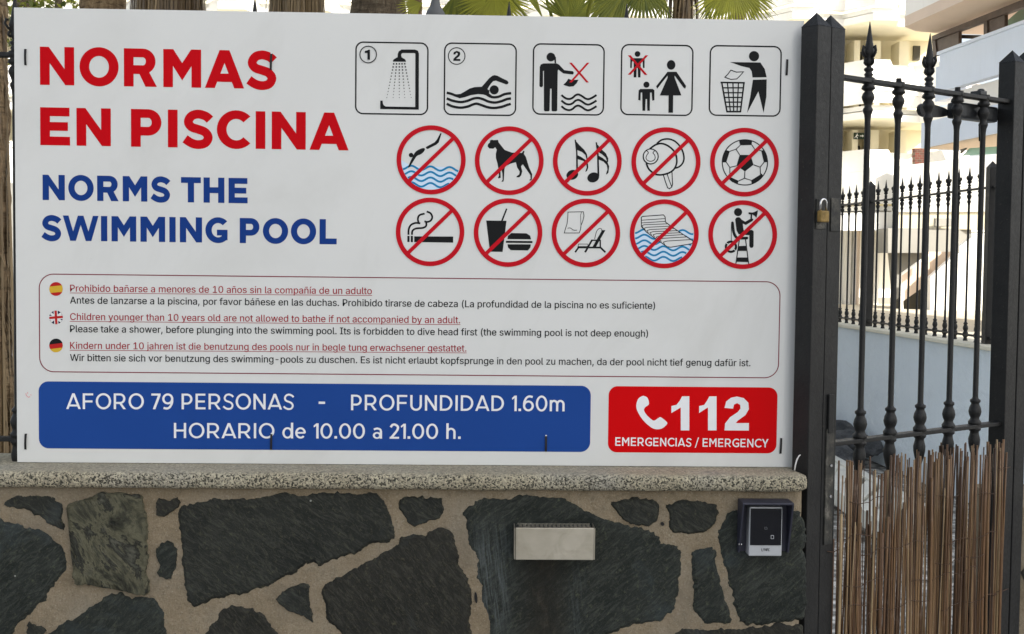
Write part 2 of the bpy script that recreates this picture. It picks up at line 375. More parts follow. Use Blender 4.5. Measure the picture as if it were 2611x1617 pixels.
    def leafmat(name, c1, c2, tr):
        t = NT(name); at = t.node('ShaderNodeAttribute', attribute_name='tone')
        t.col(t.ramp(at.outputs['Fac'], [(0.0, c1), (1.0, c2)])); t.rough(0.45)
        ts = t.node('ShaderNodeBsdfTranslucent'); t.link(t.ramp(at.outputs['Fac'], [(0.0, c1), (1.0, c2)]), ts.inputs[0])
        mx = t.node('ShaderNodeMixShader'); mx.inputs[0].default_value = tr
        t.link(t.b.outputs[0], mx.inputs[1]); t.link(ts.outputs[0], mx.inputs[2]); t.link(mx.outputs[0], t.n['Material Output'].inputs[0]); return t.mat
    M['leaf'] = leafmat('palm_leaf', (0.075, 0.105, 0.024, 1), (0.42, 0.42, 0.05, 1), 0.4)
    M['deadleaf'] = leafmat('dead_frond', (0.085, 0.055, 0.03, 1), (0.33, 0.24, 0.13, 1), 0.15)
    # ground
    t = NT('gravel_ground'); v = t.node('ShaderNodeTexVoronoi'); v.inputs['Scale'].default_value = 16; t.link(t.co, v.inputs['Vector']); n = t.noise(0.3, 4)
    c = t.ramp(v.outputs['Color'], [(0.0, (0.40, 0.385, 0.35, 1)), (1.0, (0.78, 0.76, 0.71, 1))]); c = t.mix(t.ramp(v.outputs['Distance'], [(0.35, 0.0), (0.7, 0.8)]), c, (0.10, 0.095, 0.085, 1))
    t.col(c); t.rough(0.95); t.bump(v.outputs['Distance'], 1.0, 0.05); M['gravel'] = t.mat
    M['paving'] = plaster('cream_paving', (0.62, 0.56, 0.44, 1), 0.1, 0.1, 3)
    M['pavement'] = plaster('street_pavement', (0.36, 0.34, 0.31, 1), 0.12, 0.2, 20)
    t = NT('lawn'); n = t.noise(60, 5, 0.7); t.col(t.ramp(n, [(0.3, (0.035, 0.075, 0.012, 1)), (0.7, (0.12, 0.20, 0.035, 1))])); t.rough(0.9); t.bump(n, 1.0, 0.04); M['lawn'] = t.mat
    t = NT('lava_rock'); n = t.noise(6, 7, 0.7); b = t.noise(30, 5, 0.7); t.col(t.ramp(n, [(0.3, (0.045, 0.048, 0.052, 1)), (0.7, (0.17, 0.17, 0.17, 1))])); t.rough(0.95); t.bump(b, 1.0, 0.03); M['lava'] = t.mat
    M['white_slat'] = plain('white_slat', (0.66, 0.65, 0.58, 1), 0.6, 0, 0.12, 6, 0.1)
    return M

M = make_materials()
GLYPHS = """
 	38	
(	55	18,31 20,21 22,11 26,1 30,-9 35,-19 47,-19 44,-11 40,-4 38,3 35,10 33,17 32,23 31,29 30,35 30,41 30,48 31,55 32,63 34,70 36,78 38,86 41,93 44,101 47,108 35,108 32,102 29,95 26,88 24,81 22,73 20,65 19,57 18,49 18,41
)	55	19,-19 25,-9 29,1 32,11 35,21 36,31 37,41 37,49 36,57 35,65 33,73 31,81 28,88 26,95 23,102 19,108 7,108 11,101 14,93 16,86 19,78 21,70 22,63 23,55 24,48 24,41 24,35 24,29 23,23 21,17 19,10 17,4 14,-4 11,-11 7,-19
,	38	17,-24 27,14 14,14 8,-24
-	91	23,49 23,38 67,38 67,49
.	38	21,-1 24,0 26,2 27,4 28,6 28,8 28,11 27,13 26,15 24,16 21,17 19,17 17,17 15,16 13,15 11,13 10,11 10,8 10,6 11,4 13,2 15,0 17,-1 19,-1
0	91	53,-1 59,1 65,5 70,10 74,15 77,23 79,31 81,40 81,51 81,61 79,71 77,79 74,86 70,92 65,97 59,100 52,102 45,103 38,102 32,100 26,97 21,92 17,86 14,79 11,71 10,61 10,51 10,40 11,31 14,23 17,15 21,10 26,5 32,1 38,-1 45,-1|41,10 36,12 33,15 29,18 27,23 25,29 23,35 22,43 22,51 22,59 23,66 25,73 27,79 29,83 33,87 36,90 41,91 45,92 50,91 54,90 58,87 61,83 64,79 66,73 68,66 68,59 69,51 68,43 68,35 66,29 64,23 61,18 58,15 54,12 50,10 45,10
1	91	78,0 78,11 15,11 15,0|40,102 17,85 17,72 42,90 42,0 55,0 55,102
2	91	78,0 78,11 31,11 31,12 53,36 59,42 63,47 67,52 70,56 73,60 74,64 75,67 76,71 76,74 76,80 74,85 72,89 69,93 66,96 61,99 56,101 51,103 45,103 39,103 34,101 29,99 24,96 20,93 17,88 15,84 14,78 13,72 25,72 26,76 26,80 28,83 30,85 32,88 34,89 38,91 41,92 45,92 48,92 52,91 55,90 57,88 60,86 62,84 63,81 64,78 64,74 64,71 63,68 62,65 61,62 59,60 56,56 54,53 50,50 47,46 13,9 13,0
A	96	17,0 38,60 39,64 41,69 43,74 44,80 47,87 49,96 46,96 49,88 51,80 53,74 54,69 56,65 57,60 79,0 93,0 55,102 40,102 3,0|22,28 22,40 74,40 74,28
C	102	59,-1 63,0 68,1 73,3 77,5 80,8 84,11 87,14 90,18 92,22 93,27 95,32 82,32 81,29 79,26 78,23 76,20 74,18 71,16 69,14 66,13 63,12 60,11 57,11 53,11 47,11 42,13 37,15 32,19 28,23 25,29 23,35 21,43 21,51 21,59 23,66 25,73 28,78 32,83 37,86 42,89 47,91 53,91 57,91 60,91 63,90 66,89 69,87 71,86 74,84 76,81 78,79 79,76 81,73 82,70 95,70 93,75 92,79 90,84 87,88 84,91 80,94 77,97 72,99 68,101 63,102 59,103 53,103 45,102 37,100 30,97 24,92 18,86 14,79 11,70 9,61 8,51 9,41 11,31 14,23 18,16 24,10 30,5 37,1 45,-1 53,-1
E	84	75,0 75,11 25,11 25,46 71,46 71,57 25,57 25,90 74,90 74,102 12,102 12,0
I	60	54,0 54,11 37,11 37,90 54,90 54,102 6,102 6,90 24,90 24,11 6,11 6,0
K	93	21,29 21,43 23,46 26,49 28,52 30,55 32,58 35,61 37,63 40,66 42,69 73,102 90,102 46,55|25,0 25,39 25,45 25,67 25,102 12,102 12,0|90,0 46,62 38,52 74,0
L	79	72,0 72,11 25,11 25,102 12,102 12,0
P	89	25,0 25,90 46,90 51,90 56,89 59,88 62,86 65,83 67,80 68,77 69,73 69,70 69,66 68,62 67,59 65,56 62,53 59,51 56,50 51,49 47,48 22,48 22,37 47,37 54,38 61,39 66,41 71,45 75,49 78,53 80,58 81,64 82,70 81,75 80,81 78,86 75,90 71,94 66,97 61,100 54,101 47,102 12,102 12,0
W	137	46,0 64,65 65,69 66,74 67,79 68,84 69,89 70,95 67,95 68,89 69,83 70,78 71,74 72,69 74,65 91,0 106,0 134,102 121,102 105,39 102,29 101,26 101,22 100,19 99,15 98,12 98,8 99,8 99,12 98,15 97,19 95,29 94,32 93,36 92,39 76,102 61,102 45,39 44,36 43,32 42,29 41,26 41,22 40,19 39,15 39,12 38,8 39,8 39,12 38,15 37,19 37,22 36,26 35,29 34,32 33,36 33,39 16,102 3,102 31,0
a	78	36,-1 40,-1 43,0 46,2 48,3 50,5 52,7 53,9 54,10 55,10 55,0 67,0 67,50 67,56 66,60 64,64 62,67 60,70 57,72 54,74 51,75 48,76 45,76 42,77 39,77 35,77 31,76 27,75 23,74 19,72 16,69 13,66 10,63 8,58 20,55 21,57 22,58 24,60 25,62 27,63 30,64 33,65 36,66 39,66 42,66 45,65 48,64 50,63 52,61 53,59 54,57 55,54 55,51 55,49 54,48 53,47 51,46 49,46 47,45 44,45 40,45 36,44 32,43 29,43 25,42 22,41 18,40 16,39 13,37 11,35 9,32 7,29 6,26 6,22 6,17 8,13 10,9 12,6 15,3 19,1 23,-1 27,-1 32,-2|31,9 28,10 26,10 24,11 22,13 20,14 19,16 19,19 18,21 19,24 19,26 21,28 22,29 24,31 27,32 29,33 32,33 35,34 42,35 44,35 46,35 48,36 50,36 52,36 53,37 54,37 55,38 55,28 55,24 54,22 53,19 51,16 48,14 46,12 42,10 38,9 34,9
b	85	52,-1 58,1 63,3 67,7 71,11 74,17 76,23 78,30 78,38 78,45 76,52 74,59 71,64 67,68 63,72 57,75 52,76 46,77 41,77 38,76 34,75 32,73 29,71 27,69 26,67 25,65 24,64 23,64 23,102 11,102 11,0 22,0 22,12 24,12 25,10 26,8 28,6 29,4 32,2 34,1 38,-1 42,-1 46,-2|40,10 36,11 32,13 29,16 27,19 25,23 24,28 23,32 23,38 23,43 24,48 25,53 27,56 29,60 32,62 36,64 40,66 44,66 49,66 52,64 56,62 59,60 61,56 63,52 65,48 65,43 66,38 65,33 65,28 63,23 61,19 59,16 56,13 52,11 48,10 44,9
c	79	45,-1 49,-1 52,0 55,1 58,2 61,4 64,6 66,9 68,11 70,14 71,17 73,20 61,23 60,21 59,20 58,18 57,16 56,15 54,13 52,12 51,11 49,10 46,10 44,9 41,9 37,10 33,11 29,13 26,16 24,19 22,23 20,28 20,33 19,37 20,42 20,47 22,52 24,56 26,59 29,62 33,64 37,66 41,66 44,66 46,66 48,65 50,64 52,63 54,62 56,61 57,59 58,58 59,56 60,54 61,52 72,55 71,59 70,62 68,64 66,67 64,69 61,71 58,73 55,74 52,75 49,76 45,77 41,77 35,76 29,75 23,72 19,68 14,64 11,58 9,52 7,45 7,37 7,30 9,23 11,17 14,12 19,7 23,3 29,1 35,-1 41,-2
d	85	43,-1 47,-1 50,1 53,2 55,4 57,6 59,8 60,10 61,12 63,12 63,0 74,0 74,102 62,102 62,64 61,64 60,65 59,67 57,69 56,71 53,73 51,75 47,76 44,77 39,77 33,76 27,75 22,72 18,68 14,64 11,59 9,52 7,45 7,38 7,30 9,23 11,17 14,11 18,7 22,3 27,1 33,-1 39,-2|36,10 32,11 29,13 26,16 24,19 22,23 20,28 20,33 19,38 20,43 20,48 22,52 24,56 26,60 29,62 32,64 36,66 41,66 45,66 49,64 53,62 56,60 58,56 60,53 61,48 62,43 62,38 62,32 61,28 60,23 58,19 56,16 53,13 49,11 45,10 41,9
e	81	47,-1 52,-1 57,1 60,3 64,5 67,8 70,11 72,14 73,18 61,21 60,19 59,16 57,15 55,13 53,12 51,11 48,10 45,9 42,9 38,10 34,11 30,12 27,15 24,18 22,21 20,25 20,30 19,36 19,42 19,46 20,50 22,54 24,57 26,60 29,63 33,65 37,66 41,66 45,66 49,65 53,63 55,60 58,57 60,54 61,50 62,45 62,40 68,44 15,44 15,34 74,34 74,39 74,45 73,51 71,56 69,61 67,65 64,68 61,71 57,73 53,75 49,76 45,77 41,77 34,76 28,75 23,72 18,68 14,63 11,58 9,52 7,45 7,37 7,30 9,23 11,17 14,12 18,7 23,3 29,1 35,-1 42,-2
f	51	1,76 1,65 46,65 46,76|28,0 28,84 29,87 29,90 31,92 33,94 36,94 39,95 40,95 42,95 43,94 45,94 49,104 48,105 46,105 44,105 42,106 40,106 37,106 34,106 30,105 27,104 24,102 21,100 19,97 17,94 16,90 16,86 16,0
g	85	47,-30 53,-29 58,-27 63,-25 67,-22 70,-18 73,-13 74,-8 74,-2 74,76 63,76 63,64 62,64 60,65 59,67 58,69 56,71 53,73 51,75 47,76 44,77 39,77 33,76 28,75 22,72 18,68 14,64 11,59 9,53 7,46 7,38 7,31 9,24 11,18 14,13 18,9 23,5 28,3 33,1 39,1 43,1 47,2 50,3 53,5 55,6 57,8 59,10 60,12 61,14 62,14 62,-1 62,-7 60,-12 56,-15 52,-17 47,-19 41,-19 37,-19 34,-19 31,-18 28,-16 26,-15 24,-13 23,-11 21,-10 20,-8 10,-14 12,-17 14,-19 16,-22 19,-24 23,-26 27,-28 31,-29 36,-30 41,-30|37,12 33,13 29,15 26,18 24,21 22,25 20,29 20,33 19,39 20,44 20,48 22,52 24,56 26,60 29,62 33,64 36,66 41,66 45,66 49,64 53,62 56,60 58,57 60,53 61,48 62,44 62,39 62,33 61,28 60,24 58,21 56,17 53,15 49,13 45,12 41,12
h	82	23,50 24,53 25,57 27,59 29,62 32,63 35,65 38,66 42,66 47,65 51,64 55,61 57,57 59,53 59,47 59,0 71,0 71,48 71,54 70,60 68,64 66,68 63,71 59,74 55,75 50,77 45,77 40,76 35,75 30,72 26,69 23,64 20,57 23,57 23,102 11,102 11,0 23,0 23,45
i	33	23,0 23,76 11,76 11,0|19,89 21,90 23,91 24,93 25,94 25,97 25,99 24,101 23,102 21,104 19,104 17,105 15,104 13,104 11,102 9,101 9,99 8,97 9,94 9,93 11,91 13,90 15,89 17,89
j	33	11,-6 10,-9 9,-12 8,-14 6,-16 4,-17 0,-17 -2,-17 -2,-29 1,-29 5,-28 9,-27 13,-26 16,-24 18,-21 20,-18 22,-14 22,-10 23,-6 23,76 11,76|19,89 21,90 23,91 24,93 25,94 25,97 25,99 24,101 23,102 21,104 19,104 17,105 14,104 12,104 11,102 9,101 8,99 8,97 8,94 9,93 11,91 12,90 14,89 17,89
k	76	22,27 22,42 24,42 57,76 72,76 37,40 35,40|23,0 23,102 11,102 11,0|74,0 38,46 30,37 59,0
l	38	29,0 31,0 32,0 34,0 35,0 36,1 34,11 29,10 27,11 25,11 24,12 23,14 23,17 23,20 23,102 11,102 11,17 11,12 12,7 15,4 18,2 22,0 28,0
m	122	23,0 23,48 23,51 24,55 25,58 27,60 29,62 32,64 34,65 37,66 40,66 44,66 48,64 51,62 53,59 54,56 55,52 55,0 67,0 67,49 67,53 68,55 69,58 71,60 73,62 75,64 77,65 80,66 84,66 88,66 91,65 95,63 97,60 99,56 99,51 99,0 111,0 111,51 111,57 110,61 108,66 106,69 103,72 99,74 96,76 92,77 87,77 83,77 80,76 76,75 73,73 70,71 67,69 65,66 64,62 62,59 64,59 63,64 61,68 57,72 54,75 49,77 44,77 41,77 37,76 34,75 32,74 29,72 26,69 24,66 23,63 22,59 22,76 11,76 11,0
n	82	23,50 24,53 25,57 27,59 29,62 32,63 35,65 38,66 42,66 47,65 51,64 55,61 57,57 59,53 59,47 59,0 71,0 71,48 71,54 70,60 68,64 66,68 63,71 59,74 55,75 50,77 45,77 40,76 35,75 30,72 26,69 23,64 20,57 22,57 22,76 11,76 11,0 23,0 23,45
o	83	48,-1 54,1 60,3 65,7 69,12 72,17 74,23 76,30 76,37 76,45 74,52 72,58 69,64 65,68 60,72 54,75 48,76 41,77 35,76 29,75 23,72 19,68 14,64 11,58 9,52 7,45 7,37 7,30 9,23 11,17 14,12 19,7 23,3 29,1 35,-1 41,-2|37,10 33,11 29,13 26,16 24,19 22,23 20,28 20,33 19,37 20,42 20,47 22,52 24,56 26,59 29,62 33,64 37,66 41,66 46,66 50,64 54,62 57,59 60,56 61,52 63,47 64,42 64,37 64,33 63,28 61,23 60,19 57,16 54,13 50,11 46,10 41,9
p	85	23,-29 23,12 24,12 25,10 26,8 28,6 29,4 32,2 35,1 38,-1 42,-1 46,-2 52,-1 58,1 63,3 67,7 71,11 74,17 76,23 78,30 78,38 78,45 76,52 74,59 71,64 67,68 63,72 57,75 52,76 46,77 41,77 38,76 34,75 32,73 29,71 27,69 26,67 25,65 24,64 22,64 22,76 11,76 11,-29|40,10 36,11 32,13 29,16 27,19 25,23 24,28 23,32 23,38 23,43 24,48 25,53 27,56 29,60 32,62 36,64 40,66 44,66 49,66 52,64 56,62 59,60 61,56 63,52 65,48 65,43 66,38 65,33 65,28 63,23 61,19 59,16 56,13 52,11 48,10 44,9
r	52	23,0 23,47 23,51 24,54 25,57 27,59 29,61 32,63 35,64 38,65 41,65 43,65 45,65 49,64 49,77 43,77 38,77 34,75 30,73 27,71 25,68 23,64 22,64 22,76 11,76 11,0
s	73	42,-1 47,0 52,1 56,4 60,6 62,9 65,13 66,17 66,21 66,26 64,31 61,34 57,37 52,40 46,42 34,45 30,46 27,47 25,49 23,51 22,53 22,55 22,58 24,61 26,63 29,65 33,66 37,67 42,66 46,65 49,63 51,61 52,58 54,55 65,58 64,62 62,65 60,68 57,70 54,73 51,74 47,76 42,77 37,77 32,77 27,76 23,74 19,72 16,69 13,66 11,63 10,59 9,55 10,50 12,45 14,42 18,38 24,36 30,34 42,31 46,30 49,29 51,27 52,25 53,23 54,21 53,18 52,15 49,12 45,11 41,9 36,9 32,9 28,10 25,12 22,14 20,17 19,21 7,19 8,15 10,11 12,8 15,5 19,2 22,1 27,-1 31,-1 36,-2
t	45	1,76 1,65 41,65 41,76|13,19 14,13 15,8 18,4 23,1 28,0 34,-1 35,-1 37,-1 38,-1 40,0 41,0 43,0 40,11 34,10 31,10 29,11 27,12 26,14 25,17 25,20 25,94 13,94
u	82	42,-1 47,1 51,3 55,7 59,12 61,18 60,18 60,0 71,0 71,76 59,76 59,31 59,26 58,23 57,19 55,17 53,14 50,12 47,11 44,10 40,10 35,11 31,12 27,15 25,19 23,23 23,29 23,76 11,76 11,28 11,22 12,16 14,12 16,8 19,5 23,2 27,0 32,-1 36,-1
v	78	45,0 74,76 61,76 45,31 43,26 42,22 41,17 39,13 38,8 37,4 41,4 40,8 39,13 37,17 36,22 35,26 33,31 17,76 3,76 33,0
w	113	40,0 50,34 51,38 52,41 53,45 53,49 54,52 58,68 55,68 59,52 60,49 61,45 64,34 74,0 86,0 109,76 96,76 87,43 85,38 84,33 83,27 81,21 80,15 78,8 80,8 79,15 78,21 76,27 75,33 74,38 72,43 63,76 50,76 41,43 40,38 38,33 37,27 36,21 34,15 33,8 35,8 34,15 32,21 31,27 29,33 28,38 27,43 17,76 5,76 28,0
y	78	10,-28 11,-28 13,-29 15,-29 16,-29 18,-29 22,-29 25,-28 28,-27 31,-26 33,-24 35,-21 37,-19 39,-15 41,-12 74,76 61,76 45,31 43,26 42,22 40,17 39,13 38,8 37,4 41,4 40,8 39,13 37,17 36,22 35,26 33,31 17,76 3,76 33,0 30,-7 29,-10 28,-13 26,-15 24,-16 23,-17 21,-18 19,-18 17,-18 12,-17 9,-28
z	76	68,0 68,11 25,11 25,12 67,66 67,76 10,76 10,65 51,65 51,64 8,9 8,0
á	78	36,-1 40,-1 43,0 46,2 48,3 50,5 52,7 53,9 54,10 55,10 55,0 67,0 67,50 67,56 66,60 64,64 62,67 60,70 57,72 54,74 51,75 48,76 45,76 42,77 39,77 35,77 31,76 27,75 23,74 19,72 16,69 13,66 10,63 8,58 20,55 21,57 22,58 24,60 25,62 27,63 30,64 33,65 36,66 39,66 42,66 45,65 48,64 50,63 52,61 53,59 54,57 55,54 55,51 55,49 54,48 53,47 51,46 49,46 47,45 44,45 40,45 36,44 32,43 29,43 25,42 22,41 18,40 16,39 13,37 11,35 9,32 7,29 6,26 6,22 6,17 8,13 10,9 12,6 15,3 19,1 23,-1 27,-1 32,-2|31,9 28,10 26,10 24,11 22,13 20,14 19,16 19,19 18,21 19,24 19,26 21,28 22,29 24,31 27,32 29,33 32,33 35,34 42,35 44,35 46,35 48,36 50,36 52,36 53,37 54,37 55,38 55,28 55,24 54,22 53,19 51,16 48,14 46,12 42,10 38,9 34,9|42,86 56,106 42,106 32,86
í	33	23,0 23,76 11,76 11,0|21,86 35,106 21,106 11,86
ñ	82	23,50 24,53 25,57 27,59 29,62 32,63 35,65 38,66 42,66 47,65 51,64 55,61 57,57 59,53 59,47 59,0 71,0 71,48 71,54 70,60 68,64 66,68 63,71 59,74 55,75 50,77 45,77 40,76 35,75 30,72 26,69 23,64 20,57 22,57 22,76 11,76 11,0 23,0 23,45|53,90 56,91 58,93 59,96 60,99 61,103 52,103 52,102 52,100 51,99 51,98 50,98 49,98 47,98 46,98 45,99 44,99 43,100 40,102 39,102 37,103 36,103 34,104 32,104 29,103 26,102 24,100 23,97 22,93 21,90 30,90 30,91 30,92 31,93 31,94 32,95 33,95 34,95 35,95 36,94 42,91 43,91 45,90 47,90 48,89 50,89
ü	82	42,-1 47,1 51,3 55,7 59,12 61,18 60,18 60,0 71,0 71,76 59,76 59,31 59,26 58,23 57,19 55,17 53,14 50,12 47,11 44,10 40,10 35,11 31,12 27,15 25,19 23,23 23,29 23,76 11,76 11,28 11,22 12,16 14,12 16,8 19,5 23,2 27,0 32,-1 36,-1|57,89 59,90 61,91 62,93 63,94 63,97 63,99 62,101 61,102 59,104 57,104 55,105 53,104 51,104 50,102 48,101 48,99 47,97 48,94 48,93 50,91 51,90 53,89 55,89|29,89 31,90 32,91 34,93 34,94 35,97 34,99 34,101 32,102 31,104 29,104 27,105 25,104 23,104 21,102 20,101 19,99 19,97 19,94 20,93 21,91 23,90 25,89 27,89
"""

# ================================================================== THE SIGN
SIGN_H = 1.1501
sign = empty('pool_rules_sign', (0, 0, 1.0), 'large white pool rules sign with red and blue lettering and pictograms', 'sign')
b = MB(); b.box((0, 0.002, 1.0 + SIGN_H / 2), 2.0, 0.004, SIGN_H, bev=0.0008); b.build('sign_board', M['sign'], sign)

def S(px, py):                                        # photo pixel -> (x, z) on the sign's own plane
    p = on_y(px, py, 0.0)
    return (p.x, p.z)

def catmull(pts, closed=True, k=5):
    n = len(pts); out = []
    rng = range(n) if closed else range(n - 1)
    for i in rng:
        g = (lambda j: pts[j % n]) if closed else (lambda j: pts[max(0, min(n - 1, j))])
        p0, p1, p2, p3 = g(i - 1), g(i), g(i + 1), g(i + 2)
        for s in range(k):
            t = s / k
            out.append(tuple(0.5 * (2 * p1[a] + (p2[a] - p0[a]) * t + (2 * p0[a] - 5 * p1[a] + 4 * p2[a] - p3[a]) * t * t + (3 * p1[a] - p0[a] - 3 * p2[a] + p3[a]) * t ** 3) for a in (0, 1)))
    if not closed: out.append(tuple(pts[-1]))
    return out

class Art:
    """flat print lying on the board: polygons in photo pixels of a zoomed window, carried over to the board's plane"""
    def __init__(s, ox=0, oy=0, sc=1.0, base=0.0005):
        s.o = (ox, oy); s.s = sc; s.mb = MB(); s.mats = []; s.base = base; s.layer = 0
    def win(s, ox, oy, sc): s.o = (ox, oy); s.s = sc; return s
    def W(s, p): return S(s.o[0] + p[0] / s.s, s.o[1] + p[1] / s.s)
    def mi(s, m):
        if m not in s.mats: s.mats.append(m)
        return s.mats.index(m)
    def raw(s, loops, m, up=True):
        y = -(s.base + s.layer * 2.5e-5)
        if up: s.layer += 1
        L = [[Vector((x, y, z)) for x, z in lp] for lp in loops]
        flat = [v for lp in L for v in lp]
        tris = tessellate_polygon(L)
        s.mb.add(flat, [tuple(t) for t in tris], s.mi(m))
    def poly(s, pts, m, holes=(), smooth=False, k=5):
        f = (lambda q: catmull(q, True, k)) if smooth else (lambda q: q)
        s.raw([[s.W(p) for p in f(list(q))] for q in [pts] + list(holes)], m)
    def ell(s, cx, cy, rx, ry, m, rot=0.0, n=36):
        c, d = math.cos(rot), math.sin(rot)
        s.poly([(cx + rx * math.cos(a) * c - ry * math.sin(a) * d, cy + rx * math.cos(a) * d + ry * math.sin(a) * c) for a in [2 * math.pi * i / n for i in range(n)]], m)
    def disc(s, cx, cy, r, m, n=36): s.ell(cx, cy, r, r, m, 0, n)
    def stroke(s, pts, w, m, closed=False, smooth=False, k=5):
        if smooth: pts = catmull(list(pts), closed, k)
        n = len(pts); Lp, Rp = [], []
        for i in range(n):
            if closed: a, c = pts[i - 1], pts[(i + 1) % n]
            else: a, c = pts[max(i - 1, 0)], pts[min(i + 1, n - 1)]
            p = pts[i]
            d1 = Vector((p[0] - a[0], p[1] - a[1])); d2 = Vector((c[0] - p[0], c[1] - p[1]))
            if d1.length < 1e-9: d1 = d2.copy()
            if d2.length < 1e-9: d2 = d1.copy()
            d1.normalize(); d2.normalize()
            t = d1 + d2
            t = t.normalized() if t.length > 1e-6 else d1
            q = max(0.45, t.dot(d1)); h = w / 2 / q
            nx, ny = -t.y, t.x
            Lp.append((p[0] + nx * h, p[1] + ny * h)); Rp.append((p[0] - nx * h, p[1] - ny * h))
        y = -(s.base + s.layer * 2.5e-5); s.layer += 1
        V = [Vector((*(s.W(p)), 0)) for p in Lp + Rp]
        V = [Vector((v.x, y, v.y)) for v in V]
        m_ = n if closed else n - 1
        s.mb.add(V, [(i, (i + 1) % n, n + (i + 1) % n, n + i) for i in range(m_)], s.mi(m))
    def ring(s, cx, cy, r, w, m, n=64): s.stroke([(cx + r * math.cos(2 * math.pi * i / n), cy + r * math.sin(2 * math.pi * i / n)) for i in range(n)], w, m, closed=True)
    def build(s, name, parent): return s.mb.build(name, [M[m] for m in s.mats], parent)

# ---- lettering: geometric sans (headings) drawn from strokes, grotesque (small print) from stored outlines
def lerp(a, b_, t): return a + (b_ - a) * t
WID = {'A': (.91, 1.04), 'F': (.65, .74), 'O': (.96, 1.03), 'R': (.76, .87), 'P': (.68, .80), 'E': (.62, .78), 'S': (.66, .81), 'N': (.76, .90), 'U': (.74, .85), 'D': (.80, .9), 'I': (.14, .255), 'H': (.75, .85),
       'M': (.87, 1.0), 'C': (.80, .89), 'T': (.66, .81), 'W': (1.2, 1.44), 'G': (.84, .90), 'L': (.58, .70), 'Y': (.80, .9), '7': (.58, .6), '9': (.70, .7), '6': (.70, .7), '0': (.74, .8), '1': (.31, .4), '2': (.58, .65),
       '.': (.16, .2), '-': (.40, .4), '/': (.50, .5), 'a': (.58, .6), 'd': (.67, .7), 'e': (.66, .7), 'h': (.58, .6), 'm': (.96, 1.0)}
SB = {'O': .055, 'C': .05, 'G': .05, 'A': .015, 'T': .025, 'W': .012, 'Y': .012, 'S': .045, '7': .03, '9': .05, '6': .05, '0': .05, '1': .04, '2': .04, '.': .05, '-': .05, '/': .0, 'a': .05, 'd': .05, 'e': .05, 'h': .08, 'm': .08}
def rect(x0, y0, x1, y1): return [(x0, y0), (x1, y0), (x1, y1), (x0, y1)]
def arc(cx, cy, rx, ry, a0, a1, n=20): return [(cx + rx * math.cos(R(a0 + (a1 - a0) * i / n)), cy + ry * math.sin(R(a0 + (a1 - a0) * i / n))) for i in range(n + 1)]
def ringarc(cx, cy, rx, ry, w, h, a0, a1, n=28): return arc(cx, cy, rx, ry, a0, a1, n) + arc(cx, cy, rx - w, ry - h, a1, a0, n)
def bowl(x0, x1, y0, y1, w, h):
    ro = (y1 - y0) / 2; c = (y0 + y1) / 2
    return [(x0, y0)] + arc(x1 - ro, c, ro, ro, -90, 90, 16) + [(x0, y1), (x0, y1 - h)] + arc(x1 - ro, c, ro - w, ro - h, 90, -90, 16) + [(x0, y0 + h)]
def ribbon(pts, w):
    L_, R_ = [], []
    n = len(pts)
    for i, p in enumerate(pts):
        a, c = pts[max(i - 1, 0)], pts[min(i + 1, n - 1)]
        t = Vector((c[0] - a[0], c[1] - a[1])).normalized()
        L_.append((p[0] - t.y * w / 2, p[1] + t.x * w / 2)); R_.append((p[0] + t.y * w / 2, p[1] - t.x * w / 2))
    return L_ + R_[::-1]
